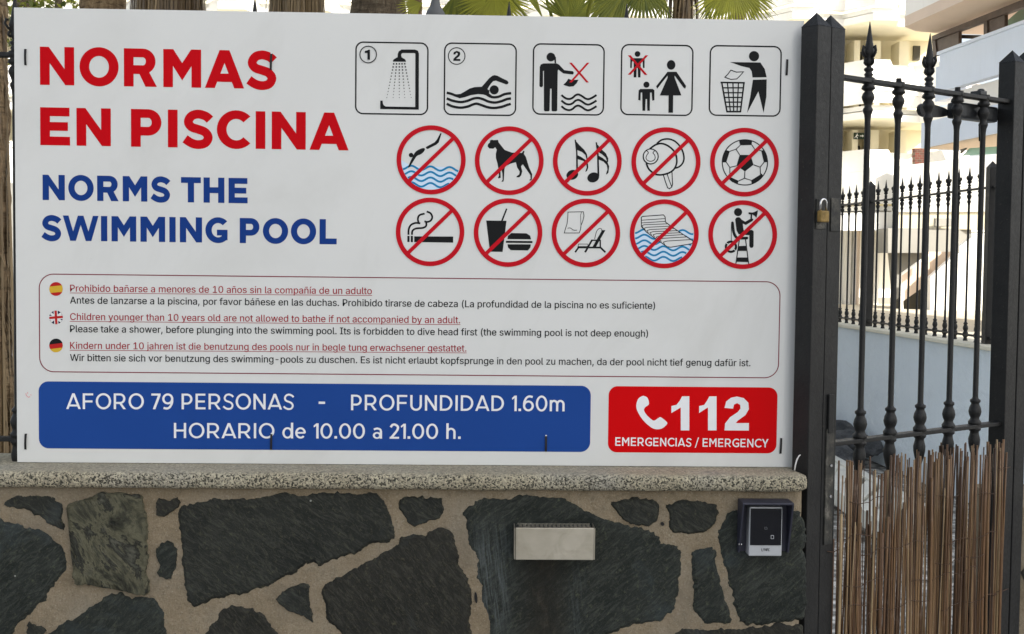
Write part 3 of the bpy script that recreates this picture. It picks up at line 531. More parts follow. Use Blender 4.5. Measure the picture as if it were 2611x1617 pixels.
def geo_glyph(ch, b_):
    w, h = .14 + .115 * b_, .125 + .105 * b_
    W = lerp(*WID[ch], b_)
    if ch == 'I': g = [rect(0, 0, w, 1)]
    elif ch == 'N':
        t = w * .92; k = .93 / (W - t)
        g = [[(0, 0), (0, 1), (t, 1), (W - w, 1 - k * (W - w - t)), (W - w, 1), (W, 1), (W, 0), (W - t, 0), (w, k * (W - w - t)), (w, 0)]]
    elif ch == 'M':
        t = w * 1.04; v1 = 1 - 1.53 * (W / 2 - t); v3 = v1 - 1.8 * w; v2 = v3 + 1.55 * (W / 2 - w)
        g = [[(0, 0), (0, 1), (t, 1), (W / 2, v1), (W - t, 1), (W, 1), (W, 0), (W - w, 0), (W - w, v2), (W / 2, v3), (w, v2), (w, 0)]]
    elif ch == 'A':
        wd = w * 1.03; xt = W / 2 - wd / 2; y0, y1 = .165, .165 + h * .95
        g = [[(0, 0), (wd, 0), (xt + wd, 1), (xt, 1)], [(W, 0), (W - wd, 0), (W - xt - wd, 1), (W - xt, 1)], rect(y1 * xt + .03, y0, W - y1 * xt - .03, y1)]
    elif ch == 'O': g = [ringarc(W / 2, .5, W / 2, .515, w, h, 0, 360, 48)]
    elif ch == 'C': g = [ringarc(.515, .5, .515, .515, w, h, 44, 316)]
    elif ch == 'G': g = [ringarc(.515, .5, .515, .515, w, h, 44, 318), rect(W * .52, .52 - h, W, .52), [(W - w * .95, .14), (W, .10), (W, .515 - h * .5), (W - w * .95, .515 - h * .5)]]
    elif ch == 'S':
        P = [(.725, .735), (.655, .80), (.568, .845), (.412, .878), (.24, .825), (.153, .672), (.235, .535), (.42, .472), (.59, .405), (.678, .268), (.60, .115), (.41, .068), (.23, .110), (.065, .215)]
        wb = .235; s = .115 + .12 * b_; sx = (W - s) / (.81 - wb); sy = (1.025 - s) / (1.025 - wb)
        P = [((x - .405) * sx + W / 2, (y - .473) * sy + .49) for x, y in P]
        g = [ribbon(catmull(P, False, 4), s)]
    elif ch in 'PR':
        yb = .30 if ch == 'P' else .33
        g = [rect(0, 0, w, 1), bowl(w * .6, W * (1 if ch == 'P' else .96), yb, 1, w, h)]
        if ch == 'R': g.append([(W * .42, yb + h * .4), (W * .42 + w * 1.1, yb + h * .4), (W, 0), (W - w * 1.18, 0)])
    elif ch == 'E': g = [rect(0, 0, w, 1), rect(w * .6, 0, W, h), rect(w * .6, .5 - h / 2, W * .93, .5 + h / 2), rect(w * .6, 1 - h, W * .985, 1)]
    elif ch == 'F': g = [rect(0, 0, w, 1), rect(w * .6, .5 - h * .6, W * .93, .5 + h * .4), rect(w * .6, 1 - h, W, 1)]
    elif ch == 'L': g = [rect(0, 0, w, 1), rect(w * .6, 0, W, h)]
    elif ch == 'T': g = [rect(W / 2 - w / 2, 0, W / 2 + w / 2, 1 - h * .5), rect(0, 1 - h, W, 1)]
    elif ch == 'H': g = [rect(0, 0, w, 1), rect(W - w, 0, W, 1), rect(w * .6, .5 - h / 2, W - w * .6, .5 + h / 2)]
    elif ch == 'D': g = [rect(0, 0, w, 1), bowl(w * .6, W, 0, 1, w, h)]
    elif ch == 'U': r = W / 2; g = [rect(0, r - .02, w, 1), rect(W - w, r - .02, W, 1), ringarc(r, r - .015, r, r, w, h, 180, 360)]
    elif ch == 'W':
        q = .165 * W; q = w * 1.06 if b_ < .5 else .158 * W
        x1, x2, xm = .19 * W + (.015 * W if b_ > .5 else .02), .81 * W - q - .02, W / 2 - q / 2
        para = lambda xb, xt: [(xb, 0), (xb + q, 0), (xt + q, 1), (xt, 1)]
        g = [para(x1, 0), para(x1, xm), para(x2, xm), para(x2, W - q)]
    elif ch == 'Y': g = [rect(W / 2 - w / 2, 0, W / 2 + w / 2, .44), [(W / 2 - w / 2, .36), (W / 2 + w / 2, .40), (w * 1.12, 1), (0, 1)], [(W / 2 + w / 2, .36), (W / 2 - w / 2, .40), (W - w * 1.12, 1), (W, 1)]]
    elif ch == '7': g = [rect(0, 1 - h, W, 1), [(W * .16, 0), (W * .16 + w * 1.1, 0), (W, 1 - h), (W - w * 1.15, 1 - h)]]
    elif ch in '96':
        g = [ringarc(W / 2, .66, W / 2, .35, w, h, 0, 360, 32), ribbon(catmull([(W - w / 2, .64), (W - w * .6, .40), (W * .68, .14), (W * .42, .045), (W * .12, .085)], False, 4), w * .95)]
        if ch == '6': g = [[(W - x, 1 - y) for x, y in lp] for lp in g]
    elif ch == '0': g = [ringarc(W / 2, .5, W / 2, .515, w, h, 0, 360, 40)]
    elif ch == '1': g = [rect(W - w, 0, W, 1), [(0, .84), (.03, .84 - h * .85), (W - w * .5, 1 - h * .75), (W - w * .5, 1), (W - w, 1)]]
    elif ch == '2': g = [rect(0, 0, W, h), ribbon(catmull([(w * .42, .76), (W * .28, .91), (W * .55, .94), (W * .86, .80), (W * .80, .57), (W * .5, .32), (W * .16, .065)], False, 4), w)]
    elif ch == '.': g = [rect(0, 0, w * 1.15, w * 1.15)]
    elif ch == '-': g = [rect(0, .34, W, .34 + h)]
    elif ch == '/': g = [[(0, -.12), (w * .75, -.12), (W, 1.08), (W - w * .75, 1.08)]]
    elif ch == 'a': g = [rect(W - w, 0, W, .5), ribbon(catmull([(W * .12, .61), (W * .45, .675), (W * .80, .61), (W - w / 2, .44)], False, 4), h), ringarc(W * .46, .215, W * .46, .225, w * .95, h * .8, 0, 360, 28)]
    elif ch == 'd': g = [rect(W - w, 0, W, 1.04), ringarc(W * .48, .365, W * .48, .375, w * .95, h * .95, 0, 360, 32)]
    elif ch == 'e': g = [ringarc(W / 2, .365, W / 2, .375, w * .95, h * .95, 0, 318, 32), rect(w * .6, .315, W - w * .3, .315 + h * .9)]
    elif ch == 'h': g = [rect(0, 0, w, 1.04), rect(W - w, 0, W, .44), ringarc(W / 2, .44, W / 2, .30, w, h, 0, 180)]
    elif ch == 'm': q = (W + w) / 2; g = [rect(0, 0, w, .73)] + [rect(x + q - w, 0, x + q, .44) for x in (0, q - w)] + [ringarc(x + q / 2, .44, q / 2, .30, w, h, 0, 180) for x in (0, q - w)]
    return g, W
GLY = {}
_cap = 102.0                              # cap height of the stored grotesque outlines
def fill_outline(loops, grow):
    """fills one letter's outlines with Blender's own 2D curve fill, grown a little for weight"""
    cu = bpy.data.curves.new('letter_outline', 'CURVE')
    cu.dimensions = '2D'; cu.fill_mode = 'BOTH'; cu.offset = grow
    for lp in loops:
        sp = cu.splines.new('POLY'); sp.points.add(len(lp) - 1); sp.use_cyclic_u = True
        for q, (x, y) in zip(sp.points, lp): q.co = (x, y, 0, 1)
    ob = bpy.data.objects.new('letter_outline', cu); COL.objects.link(ob)
    me = bpy.data.meshes.new_from_object(ob.evaluated_get(bpy.context.evaluated_depsgraph_get()))
    out = ([(v.co.x, v.co.y) for v in me.vertices], [tuple(p.vertices) for p in me.polygons])
    bpy.data.objects.remove(ob); bpy.data.curves.remove(cu); bpy.data.meshes.remove(me)
    return out
_own = {'K': [[(12, 0), (12, 102), (25, 102), (25, 53), (69, 102), (85, 102), (44, 57), (87, 0), (71, 0), (35, 47), (25, 36), (25, 0)]],
        'k': [[(11, 0), (11, 102), (23, 102), (23, 40), (56, 76), (71, 76), (41, 44), (73, 0), (58, 0), (33, 36), (23, 26), (23, 0)]]}
for _ln in GLYPHS.strip('\n').split('\n'):
    _c, _a, _p = _ln.split('\t')
    _loops = [[tuple(int(v) / _cap for v in q.split(',')) for q in lp.split()] for lp in _p.split('|')] if _p else []
    if _c in _own: _loops = [[(x / _cap, y / _cap) for x, y in lp] for lp in _own[_c]]
    GLY[_c] = (int(_a) / _cap, [fill_outline(_loops, g) if _loops else ([], []) for g in (0.0,)])
def text(art, s, x0, y0, x1, y1, cap, m, bold, font='geo', lens=None):
    """baseline from photo pixel (x0,y0) to (x1,y1), cap height in pixels"""
    items = []; x = 0.0; first = True; last = 0
    for ch in s:
        if font == 'geo':
            if ch == ' ': x += .36; continue
            g, w = geo_glyph(ch, bold); sb = SB.get(ch, .085) + (.012 if bold < .5 else 0)
            if not first: x += sb
            items.append((g, x, False)); last = x + w; x += w + sb
        else:
            adv, sets = GLY[ch]; V, T3 = sets[0]
            if V:
                if first: x -= min(p[0] for p in V)
                last = x + max(p[0] for p in V)
                items.append(((V, T3), x, True))
            x += adv
        first = False
    A, B = Vector(S(x0, y0)), Vector(S(x1, y1))
    up = (Vector(S((x0 + x1) / 2, (y0 + y1) / 2 - cap)) - Vector(S((x0 + x1) / 2, (y0 + y1) / 2))).length
    ex = (B - A) / last; ez = Vector((0, 1)) * up
    base = art.layer
    for g, gx, holes in items:
        art.layer = base
        T = lambda p: tuple(A + ex * (gx + p[0]) + ez * p[1])
        if holes:
            y = -(art.base + art.layer * 2.5e-5)
            for k, (ox_, oz_) in enumerate(((0, 0), (.018 if bold else .013, .004), (-.018 if bold else -.013, -.004), (0, .008), (0, -.008))[:5 if bold else 3]):
                art.mb.add([Vector((q.x, y - k * 2e-5, q.y)) for q in (Vector(T((p[0] + ox_, p[1] + oz_))) for p in g[0])], g[1], art.mi(m))
        else:
            for lp in g: art.raw([[T(p) for p in lp]], m)
    art.layer = base + 4

for s_, x0_, y0_, x1_, y1_, cap_, col_ in (('NORMAS', 102.3, 216.4, 706, 227.5, 97, 'red'), ('EN PISCINA', 103, 370, 889, 383.8, 96, 'red'), ('NORMS THE', 109, 510, 631.5, 518.6, 64.3, 'blue'), ('SWIMMING POOL', 105.8, 613, 858.5, 623.2, 64, 'blue')):
    a = Art(); text(a, s_, x0_, y0_, x1_, y1_, cap_, col_, 1.0); a.build('title_lettering', sign)['label'] = ('red' if col_ == 'red' else 'blue') + ' title line ' + s_

def rrect_px(x0, x1, yl0, yr0, yl1, yr1, r):           # rounded rectangle on the board from pixel edges
    A, B, C, D = S(x0, yl0), S(x1, yr0), S(x1, yr1), S(x0, yl1)
    X0, X1, Z1, Z0 = (A[0] + D[0]) / 2, (B[0] + C[0]) / 2, (A[1] + B[1]) / 2, (C[1] + D[1]) / 2
    q = r * 0.00101
    return arc(X1 - q, Z1 - q, q, q, 0, 90, 10) + arc(X0 + q, Z1 - q, q, q, 90, 180, 10) + arc(X0 + q, Z0 + q, q, q, 180, 270, 10) + arc(X1 - q, Z0 + q, q, q, 270, 360, 10)
def frame(art, lp, w, m):
    n = len(lp); c = Vector((sum(p[0] for p in lp) / n, sum(p[1] for p in lp) / n)); inn = []
    for i in range(n):
        a_, p, q = Vector(lp[i - 1]), Vector(lp[i]), Vector(lp[(i + 1) % n])
        t = ((p - a_).normalized() + (q - p).normalized()).normalized()
        inn.append((p.x - t.y * w, p.y + t.x * w))
    y = -(art.base + art.layer * 2.5e-5); art.layer += 1
    V = [Vector((x, y, z)) for x, z in lp] + [Vector((x, y, z)) for x, z in inn]
    art.mb.add(V, [(i, (i + 1) % n, n + (i + 1) % n, n + i) for i in range(n)], art.mi(m))

# ---- rules box
a = Art(); frame(a, rrect_px(99.6, 1988, 697.6, 717.8, 949, 965, 37), 0.0024, 'outline'); a.build('rules_outline', sign)
RULES = [("Prohibido bañarse a menores de 10 años sin la compañía de un adulto", 179, 743.5, 948, 750.4, 1), ("Antes de lanzarse a la piscina, por favor báñese en las duchas. Prohibido tirarse de cabeza (La profundidad de la piscina no es suficiente)", 179, 774, 1670, 787.8, 0),
         ("Children younger than 10 years old are not allowed to bathe if not accompanied by an adult.", 179, 816, 1173, 824.5, 1), ("Please take a shower, before plunging into the swimming pool. Its is forbidden to dive head first (the swimming pool is not deep enough)", 179, 847, 1652, 858.8, 0),
         ("Kindern under 10 jahren ist die benutzung des pools nur in begle tung erwachsener gestattet.", 179, 889.5, 1189, 896.5, 1), ("Wir bitten sie sich vor benutzung des swimming-pools zu duschen. Es ist nicht erlaubt kopfsprunge in den pool zu machen, da der pool nicht tief genug dafür ist.", 179, 920.5, 1913, 934, 0)]
for i in (0, 2, 4):
    a = Art()
    for s_, x0, y0, x1, y1, red in RULES[i:i + 2]:
        text(a, s_, x0, y0, x1, y1, 17.3, 'textred' if red else 'ink', 0 if red else 1, 'grot')
        if red: a.stroke([(x0 - 1, y0 + 3.6), (x1 + 1, y1 + 3.4)], 1.3, 'textred')
    a.build(('spanish_rules', 'english_rules', 'german_rules')[i // 2], sign)
def band(art, cx, cy, r, y0, y1, m, tilt=0.0):
    P = []
    for k in range(49):
        t = -1 + 2 * k / 48; P.append((t, y0))
    up_, dn = [], []
    for k in range(25):
        t = -1 + 2 * k / 24; hh = math.sqrt(max(0, 1 - t * t))
        a0 = max(-hh, min(hh, y0 - tilt * t)); a1 = max(-hh, min(hh, y1 - tilt * t))
        up_.append((cx + t * r, cy + a0 * r)); dn.append((cx + t * r, cy + a1 * r))
    art.poly(up_ + dn[::-1], m)
a = Art(); band(a, 143, 737, 17.5, -1, -.45, 'flagred', .1); band(a, 143, 737, 17.5, -.45, .5, 'gold', .1); band(a, 143, 737, 17.5, .5, 1, 'flagred', .1); a.build('spanish_flag', sign)
a = Art(); a.disc(143, 809.5, 17.5, 'navy')
for k in range(4): an = R(38 + 90 * k + (14 if k % 2 else 0)); a.stroke([(143, 809.5), (143 + 17 * math.cos(an), 809.5 + 17 * math.sin(an))], 6, 'paper')
a.stroke([(126, 811), (160, 808)], 10.5, 'paper'); a.stroke([(142, 792.5), (144, 826.5)], 10.5, 'paper'); a.stroke([(126, 811), (160, 808)], 6, 'flagred'); a.stroke([(142, 792.5), (144, 826.5)], 6, 'flagred'); a.build('british_flag', sign)
a = Art(); band(a, 143, 881, 17.5, -1, -.25, 'ink', .12); band(a, 143, 881, 17.5, -.25, .42, 'flagred', .12); band(a, 143, 881, 17.5, .42, 1, 'gold', .12); a.build('german_flag', sign)

# ---- bottom panels
bp = Art(); bp.raw([rrect_px(99, 1505.6, 973.8, 982.6, 1145, 1151, 25)], 'panel_blue'); bpo = bp.build('blue_panel', sign)
a = Art(base=0.0008); text(a, 'AFORO 79 PERSONAS', 169, 1043, 749.5, 1044.3, 40, 'letter', .04); a.build('capacity_lettering', bpo); a = Art(base=0.0008)
a.poly([(812.5, 1024), (829, 1024), (829, 1030), (812.5, 1030)], 'letter'); a.build('dash', bpo); a = Art(base=0.0008); text(a, 'PROFUNDIDAD 1.60m', 895, 1046, 1439.5, 1049, 39.5, 'letter', .04); a.build('depth_lettering', bpo); a = Art(base=0.0008); text(a, 'HORARIO de 10.00 a 21.00 h.', 443.6, 1117, 1174.5, 1119.3, 38.5, 'letter', .04); a.build('hours_lettering', bpo)
rp = Art(); rp.raw([rrect_px(1551, 1981, 984, 989, 1152, 1157.5, 23)], 'panel_red'); rpo = rp.build('red_panel', sign)
a = Art(1000, 950, 2.304, base=0.0008)
for k, (x0, x1) in enumerate(((1640, 1745), (1803, 1905))):
    a.poly([(x1, 340), (x1 - 50, 340), (x1 - 50, 205), (x1 - 78, 222), (x0, 238), (x0, 197), (x0 + 30, 190), (x1 - 55, 165), (x1 - 42, 140), (x1, 140)], 'letter')
a.poly([(1952, 340), (1955, 300), (1985, 262), (2030, 232), (2046, 212), (2044, 190), (2026, 180), (2008, 188), (2002, 212), (1952, 208), (1962, 170), (1990, 148), (2025, 141), (2065, 150), (2092, 178), (2095, 215), (2075, 250), (2030, 282), (2018, 297), (2095, 297), (2095, 341)], 'letter')
a.poly([(1480, 138), (1500, 150), (1508, 185), (1485, 205), (1480, 225), (1500, 255), (1535, 282), (1560, 270), (1578, 263), (1612, 290), (1612, 305), (1585, 328), (1550, 333), (1515, 318), (1470, 275), (1440, 225), (1434, 190), (1445, 155), (1465, 140)], 'letter', smooth=True)
a.win(0, 0, 1); text(a, 'EMERGENCIAS / EMERGENCY', 1568.6, 1136.6, 1959, 1141, 21.5, 'letter', .22); a.build('emergency_lettering', rpo)
a = Art()
a.stroke([(66, 1003), (68, 1009), (73, 1013), (77, 1011)], 1.8, 'pink', smooth=True); a.stroke([(70, 1000), (71, 1004)], 1.8, 'pink'); a.stroke([(78, 1006), (80, 1008)], 1.8, 'pink'); a.build('smiley_scribble', sign)

# ---- square pictograms
Z1, Z2 = (880, 90, 5.309), (1340, 90, 3.591)
def square(name, x0, x1, y0l, y0r, y1l, y1r, fn, win):
    a = Art(*win); fn(a); o = a.build(name, sign)
    fr = Art(); frame(fr, rrect_px(x0, x1, y0l, y0r, y1l, y1r, 20), 0.0036, 'ink'); fr.build('border', o)
def shower(a):
    a.stroke([(735, 305), (735, 262), (745, 235), (770, 218), (940, 218), (966, 228), (975, 252), (973, 1008)], 48, 'ink')
    a.poly([(475, 885), (508, 885), (512, 925), (525, 950), (550, 965), (950, 972), (950, 1008), (475, 1000)], 'ink')
    a.poly([(710, 285), (765, 285), (765, 300), (810, 325), (823, 345), (823, 360), (648, 358), (648, 340), (665, 322), (710, 298)], 'ink')
    for xt, xb in ((658, 565), (697, 650), (734, 734), (771, 808), (808, 895)):
        for k in range(12):
            t = k / 11; a.disc(xt + (xb - xt) * t, 388 + 457 * t, 11.5 - 5.5 * t, 'ink' if k < 9 else 'dropgrey', 8)
    a.ring(313, 262, 112, 13, 'ink'); a.poly([(268, 215), (300, 207), (312, 197), (337, 197), (337, 333), (303, 333), (303, 240), (268, 242)], 'ink')
def swimmer(a):
    a.ring(1510, 282, 112, 13, 'ink')
    a.poly([(1463, 348), (1466, 322), (1488, 296), (1522, 268), (1526, 248), (1512, 238), (1498, 244), (1494, 262), (1464, 260), (1472, 228), (1512, 212), (1552, 226), (1560, 254), (1546, 286), (1508, 316), (1504, 322), (1560, 322), (1560, 348)], 'ink')
    a.poly([(1470, 822), (1500, 800), (1560, 795), (1620, 762), (1690, 720), (1750, 703), (1850, 697), (1900, 640), (1950, 583), (1990, 550), (2024, 540), (2065, 550), (2130, 585), (2195, 615), (2213, 640), (2205, 660), (2180, 667), (2100, 637), (2040, 615), (2005, 622), (1975, 655), (1950, 690), (1930, 725), (1935, 742), (1955, 742), (1950, 790), (1985, 815), (1990, 835), (1930, 822), (1870, 803), (1800, 797), (1700, 812), (1620, 840), (1550, 854)], 'ink')
    a.disc(2018, 740, 62, 'ink')
    for P in ([(1375, 778), (1440, 795), (1500, 818), (1560, 832)], [(1920, 805), (1960, 828), (2010, 840), (2080, 832), (2160, 798), (2248, 785)], [(1375, 855), (1450, 885), (1560, 905), (1650, 890), (1730, 860), (1800, 850), (1870, 868), (1940, 898), (2030, 912), (2120, 892), (2190, 865), (2246, 858)],
              [(1375, 928), (1450, 962), (1560, 981), (1660, 966), (1720, 942), (1780, 927), (1850, 948), (1930, 975), (2020, 985), (2120, 970), (2190, 945), (2243, 930)]): a.stroke(P, 34, 'ink', smooth=True)
def wav(y): return [(328, y - 22), (365, y + 6), (400, y + 14), (430, y + 4), (458, y - 20), (487, y - 27), (520, y - 10), (550, y + 10), (580, y + 15), (615, y), (650, y - 22)]
def litter_water(a):
    a.disc(232, 200, 40, 'ink'); a.poly([(262, 185), (278, 200), (280, 257), (266, 257)], 'ink')
    a.poly([(165, 258), (285, 258), (305, 268), (355, 320), (435, 330), (443, 345), (435, 360), (345, 350), (300, 315), (295, 325), (290, 690), (280, 697), (245, 697), (238, 688), (238, 490), (225, 490), (220, 690), (210, 697), (178, 697), (168, 688), (168, 325), (160, 330), (160, 465), (150, 475), (135, 475), (127, 465), (130, 290), (140, 268)], 'ink')
    a.poly([(345, 455), (375, 425), (392, 398), (420, 410), (485, 408), (468, 440), (440, 468), (400, 472)], 'ink')
    a.poly([(400, 252), (424, 252), (580, 433), (556, 433)], 'ring'); a.poly([(562, 252), (585, 252), (424, 432), (400, 432)], 'ring')
    for y in (570, 620, 672): a.stroke(wav(y), 19, 'ink', smooth=True)
def family(a):
    a.disc(1025, 172, 26, 'ink'); a.poly([(960, 210), (1090, 210), (1090, 300), (1075, 300), (1072, 240), (1055, 240), (1052, 387), (1030, 387), (1027, 300), (1018, 300), (1014, 387), (990, 387), (990, 240), (975, 240), (972, 300), (958, 300)], 'ink')
    a.poly([(936, 184), (962, 184), (1116, 363), (1090, 363)], 'ring'); a.poly([(1098, 184), (1124, 184), (962, 362), (936, 362)], 'ring')
    a.disc(1107, 453, 28, 'ink'); a.poly([(1050, 492), (1165, 492), (1180, 505), (1180, 595), (1160, 600), (1155, 525), (1140, 525), (1138, 692), (1115, 692), (1112, 585), (1100, 585), (1096, 692), (1070, 692), (1068, 525), (1055, 525), (1052, 600), (1032, 592), (1036, 505)], 'ink')
    a.ell(1333, 272, 39, 44, 'ink'); a.poly([(1300, 335), (1382, 335), (1470, 465), (1462, 490), (1445, 478), (1365, 370), (1365, 388), (1427, 552), (1352, 552), (1350, 710), (1308, 710), (1310, 552), (1228, 552), (1301, 388), (1300, 370), (1215, 478), (1205, 490), (1195, 468)], 'ink')
def bin_man(a):
    a.disc(2092, 192, 47, 'ink'); a.poly([(1870, 246), (2150, 250), (2190, 310), (2208, 385), (2078, 387), (2070, 330), (2050, 300), (1975, 283)], 'ink')
    a.poly([(2082, 408), (2208, 405), (2205, 560), (2180, 712), (2132, 515), (2028, 712), (2058, 560)], 'ink')
    a.stroke([(1880, 320), (1930, 338), (1995, 335), (1965, 370), (1935, 400), (1880, 405), (1825, 385), (1850, 360)], 8, 'ink', closed=True)
    a.stroke([(1785, 433), (2008, 436)], 15, 'ink'); a.stroke([(1840, 700), (1972, 700)], 15, 'ink')
    for k in range(5): t = k / 4; a.stroke([(1797 + 203 * t, 436), (1845 + 122 * t, 705)], 14 if k in (0, 4) else 11, 'ink')
    for k, y in enumerate((482, 527, 570, 613, 655)): q = (y - 436) / 269; a.stroke([(1797 + 48 * q, y), (2000 - 33 * q, y)], 12, 'ink')
square('shower_pictogram', 905.6, 1092.4, 106.0, 108.2, 291.5, 294.2, shower, Z1)
square('swimmer_pictogram', 1131.6, 1317.2, 108.9, 110.4, 293.5, 297.0, swimmer, Z1)
square('no_littering_pictogram', 1357.8, 1541.2, 110.8, 112.3, 293.0, 295.0, litter_water, Z2)
square('supervised_children_pictogram', 1582.4, 1767.2, 112.4, 114.4, 293.8, 296.6, family, Z2)
square('waste_bin_pictogram', 1808.2, 1992.0, 115.2, 117.0, 295.4, 298.4, bin_man, Z2)

# ---- round prohibition pictograms
Z3, Z4, Z5, Z6 = (980, 300, 3.781), (1480, 300, 3.781), (1400, 460, 6.3), (1780, 490, 7.2)
def round_sign(name, cx, cy, r, fn, win):
    a = Art(*win); fn(a); o = a.build(name, sign)
    q = Art(base=0.0016); q.ring(cx, cy, r - 5.8, 11.8, 'ring', 72); q.stroke([(cx - 56.5 + 1, cy + 54.5 - 1.5), (cx + 56.5 + 1, cy - 54.5 - 1.5)], 9.6, 'ring'); q.build('prohibition_ring', o)
def water(a, cx, cy, r, ys, x_c, per, amp, w, slope=0.0):
    def f(x, y): return y + slope * (x - cx) - amp * math.cos(2 * math.pi * (x - x_c) / per)
    N = 60
    top = []
    for i in range(N + 1):
        x = cx - r + 2 * r * i / N; y = f(x, ys[0])
        hh = math.sqrt(max(0, r * r - (x - cx) ** 2)); top.append((x, min(max(y, cy - hh), cy + hh)))
    bot = [(x, cy + math.sqrt(max(0, r * r - (x - cx) ** 2))) for x, _ in top]
    a.poly(top + bot[::-1], 'pale')
    for y in ys:
        run = []
        for i in range(N + 1):
            x = cx - r + 2 * r * i / N; yy = f(x, y)
            if (x - cx) ** 2 + (yy - cy) ** 2 < r * r: run.append((x, yy))
            else:
                if len(run) > 3: a.stroke(run, w, 'water')
                run = []
        if len(run) > 3: a.stroke(run, w, 'water')
def diver(a):
    water(a, 451, 408, 291, (490, 543, 597, 650), 262, 184, 19, 19, .035)
    a.disc(258, 362, 22, 'ink'); a.poly([(230, 475), (262, 400), (290, 345), (310, 322), (340, 305), (375, 293), (392, 303), (380, 330), (350, 355), (315, 370), (290, 405), (245, 475)], 'ink', smooth=True, k=3)
    a.poly([(400, 285), (425, 270), (485, 238), (505, 215), (540, 150), (552, 152), (525, 240), (500, 262), (420, 303), (405, 300)], 'ink')
def dog(a):
    a.poly([(995, 278), (1000, 255), (1018, 240), (1018, 222), (1035, 213), (1055, 218), (1095, 215), (1103, 240), (1130, 275), (1160, 312), (1230, 338), (1300, 338), (1325, 342), (1338, 322), (1352, 322), (1345, 350), (1365, 380), (1380, 430), (1395, 480), (1425, 545), (1422, 600), (1405, 608), (1397, 602), (1410, 592), (1408, 555), (1370, 500), (1335, 450), (1318, 470), (1330, 520), (1318, 560), (1300, 577), (1272, 575), (1276, 565), (1300, 548), (1305, 520), (1280, 480), (1268, 430), (1215, 445), (1165, 470), (1158, 500), (1152, 600), (1148, 618), (1128, 618), (1140, 600), (1138, 540), (1130, 500), (1120, 520), (1122, 580), (1100, 588), (1095, 580), (1105, 560), (1100, 500), (1090, 440), (1075, 390), (1075, 350), (1085, 310), (1068, 285), (1050, 300), (1012, 298)], 'ink')
def notes(a):
    a.poly([(1834, 212), (1847, 213), (1862, 330), (1868, 520), (1850, 530), (1848, 330)], 'ink'); a.ell(1812, 552, 58, 47, 'ink', -.35)
    a.poly([(1843, 222), (1880, 265), (1926, 310), (1952, 350), (1957, 385), (1950, 405), (1938, 360), (1905, 332), (1856, 312)], 'ink')
    a.poly([(1856, 360), (1895, 378), (1935, 405), (1962, 440), (1966, 480), (1955, 512), (1942, 524), (1938, 520), (1951, 480), (1947, 446), (1918, 418), (1866, 402)], 'ink'); a.stroke([(1953, 380), (1952, 410), (1946, 425)], 9, 'ink')
    a.win(*Z4)
    a.poly([(146, 238), (160, 240), (176, 350), (182, 565), (164, 575), (160, 350)], 'ink'); a.ell(123, 577, 58, 47, 'ink', -.35)
    a.poly([(158, 252), (196, 300), (245, 345), (268, 392), (266, 432), (256, 424), (243, 386), (205, 352), (166, 330)], 'ink')
    a.poly([(166, 362), (215, 390), (258, 425), (277, 470), (270, 530), (254, 549), (247, 545), (260, 500), (254, 458), (222, 425), (176, 405)], 'ink')
def bats(a):
    a.stroke([(668, 302), (720, 265), (775, 250), (830, 265), (880, 300), (915, 345), (928, 400), (925, 450), (900, 500), (850, 535), (780, 552), (730, 548), (690, 525), (655, 490), (635, 440)], 17, 'ink', smooth=True)
    a.stroke([(735, 252), (780, 217), (840, 206), (900, 222), (950, 265), (985, 325), (998, 390), (985, 440), (950, 475), (905, 490)], 16, 'ink', smooth=True)
    a.stroke([(797, 545), (818, 615), (840, 676), (858, 686), (880, 670), (888, 640), (882, 522)], 9, 'ink'); a.stroke([(836, 545), (858, 610), (880, 668)], 8, 'ink')
    a.disc(677, 375, 66, 'paper'); a.ring(677, 375, 72, 11, 'ink', 48)
    a.stroke([(636, 318), (655, 338), (640, 362), (632, 390), (645, 412), (675, 422), (705, 413), (720, 390), (714, 360), (699, 340), (718, 318)], 8, 'ink', smooth=True)
def ball(a):
    a.ring(1585, 432, 218, 10, 'ink', 64)
    for P in ([(1535, 360), (1640, 360), (1668, 455), (1585, 520), (1505, 462)], [(1528, 220), (1590, 212), (1655, 220), (1650, 264), (1540, 268)], [(1368, 432), (1372, 370), (1402, 312), (1440, 325), (1405, 432)], [(1742, 320), (1768, 312), (1796, 365), (1804, 430), (1768, 430)], [(1412, 575), (1442, 572), (1525, 610), (1513, 641), (1460, 620)], [(1745, 543), (1762, 560), (1712, 614), (1652, 641), (1645, 605)]): a.poly(P, 'ink')
    for P in ([(1535, 360), (1500, 305), (1540, 268)], [(1440, 325), (1500, 305)], [(1640, 360), (1682, 308), (1650, 262)], [(1682, 308), (1745, 320)], [(1668, 455), (1732, 478), (1770, 430)], [(1732, 478), (1735, 545), (1750, 545)], [(1585, 520), (1582, 585), (1645, 605)], [(1582, 585), (1525, 610)], [(1505, 465), (1440, 480), (1405, 430)], [(1440, 480), (1440, 572)]): a.stroke(P, 8, 'ink')
def smoke(a):
    a.poly([(288, 1145), (664, 1147), (664, 1206), (288, 1200)], 'ink'); a.poly([(222, 1140), (243, 1140), (243, 1200), (222, 1200)], 'ink'); a.poly([(255, 1140), (276, 1140), (276, 1201), (255, 1201)], 'ink')
    a.stroke([(233, 1130), (235, 1078), (256, 1036), (300, 1016), (347, 1020)], 18, 'ink', smooth=True); a.stroke([(334, 1022), (323, 980), (338, 942), (388, 926)], 18, 'ink', smooth=True)
    a.stroke([(266, 1130), (272, 1092), (304, 1070), (376, 1062), (404, 1040), (402, 1002)], 18, 'ink', smooth=True); a.stroke([(408, 906), (445, 922), (462, 958), (448, 992), (416, 1006), (386, 1000)], 18, 'ink', smooth=True)
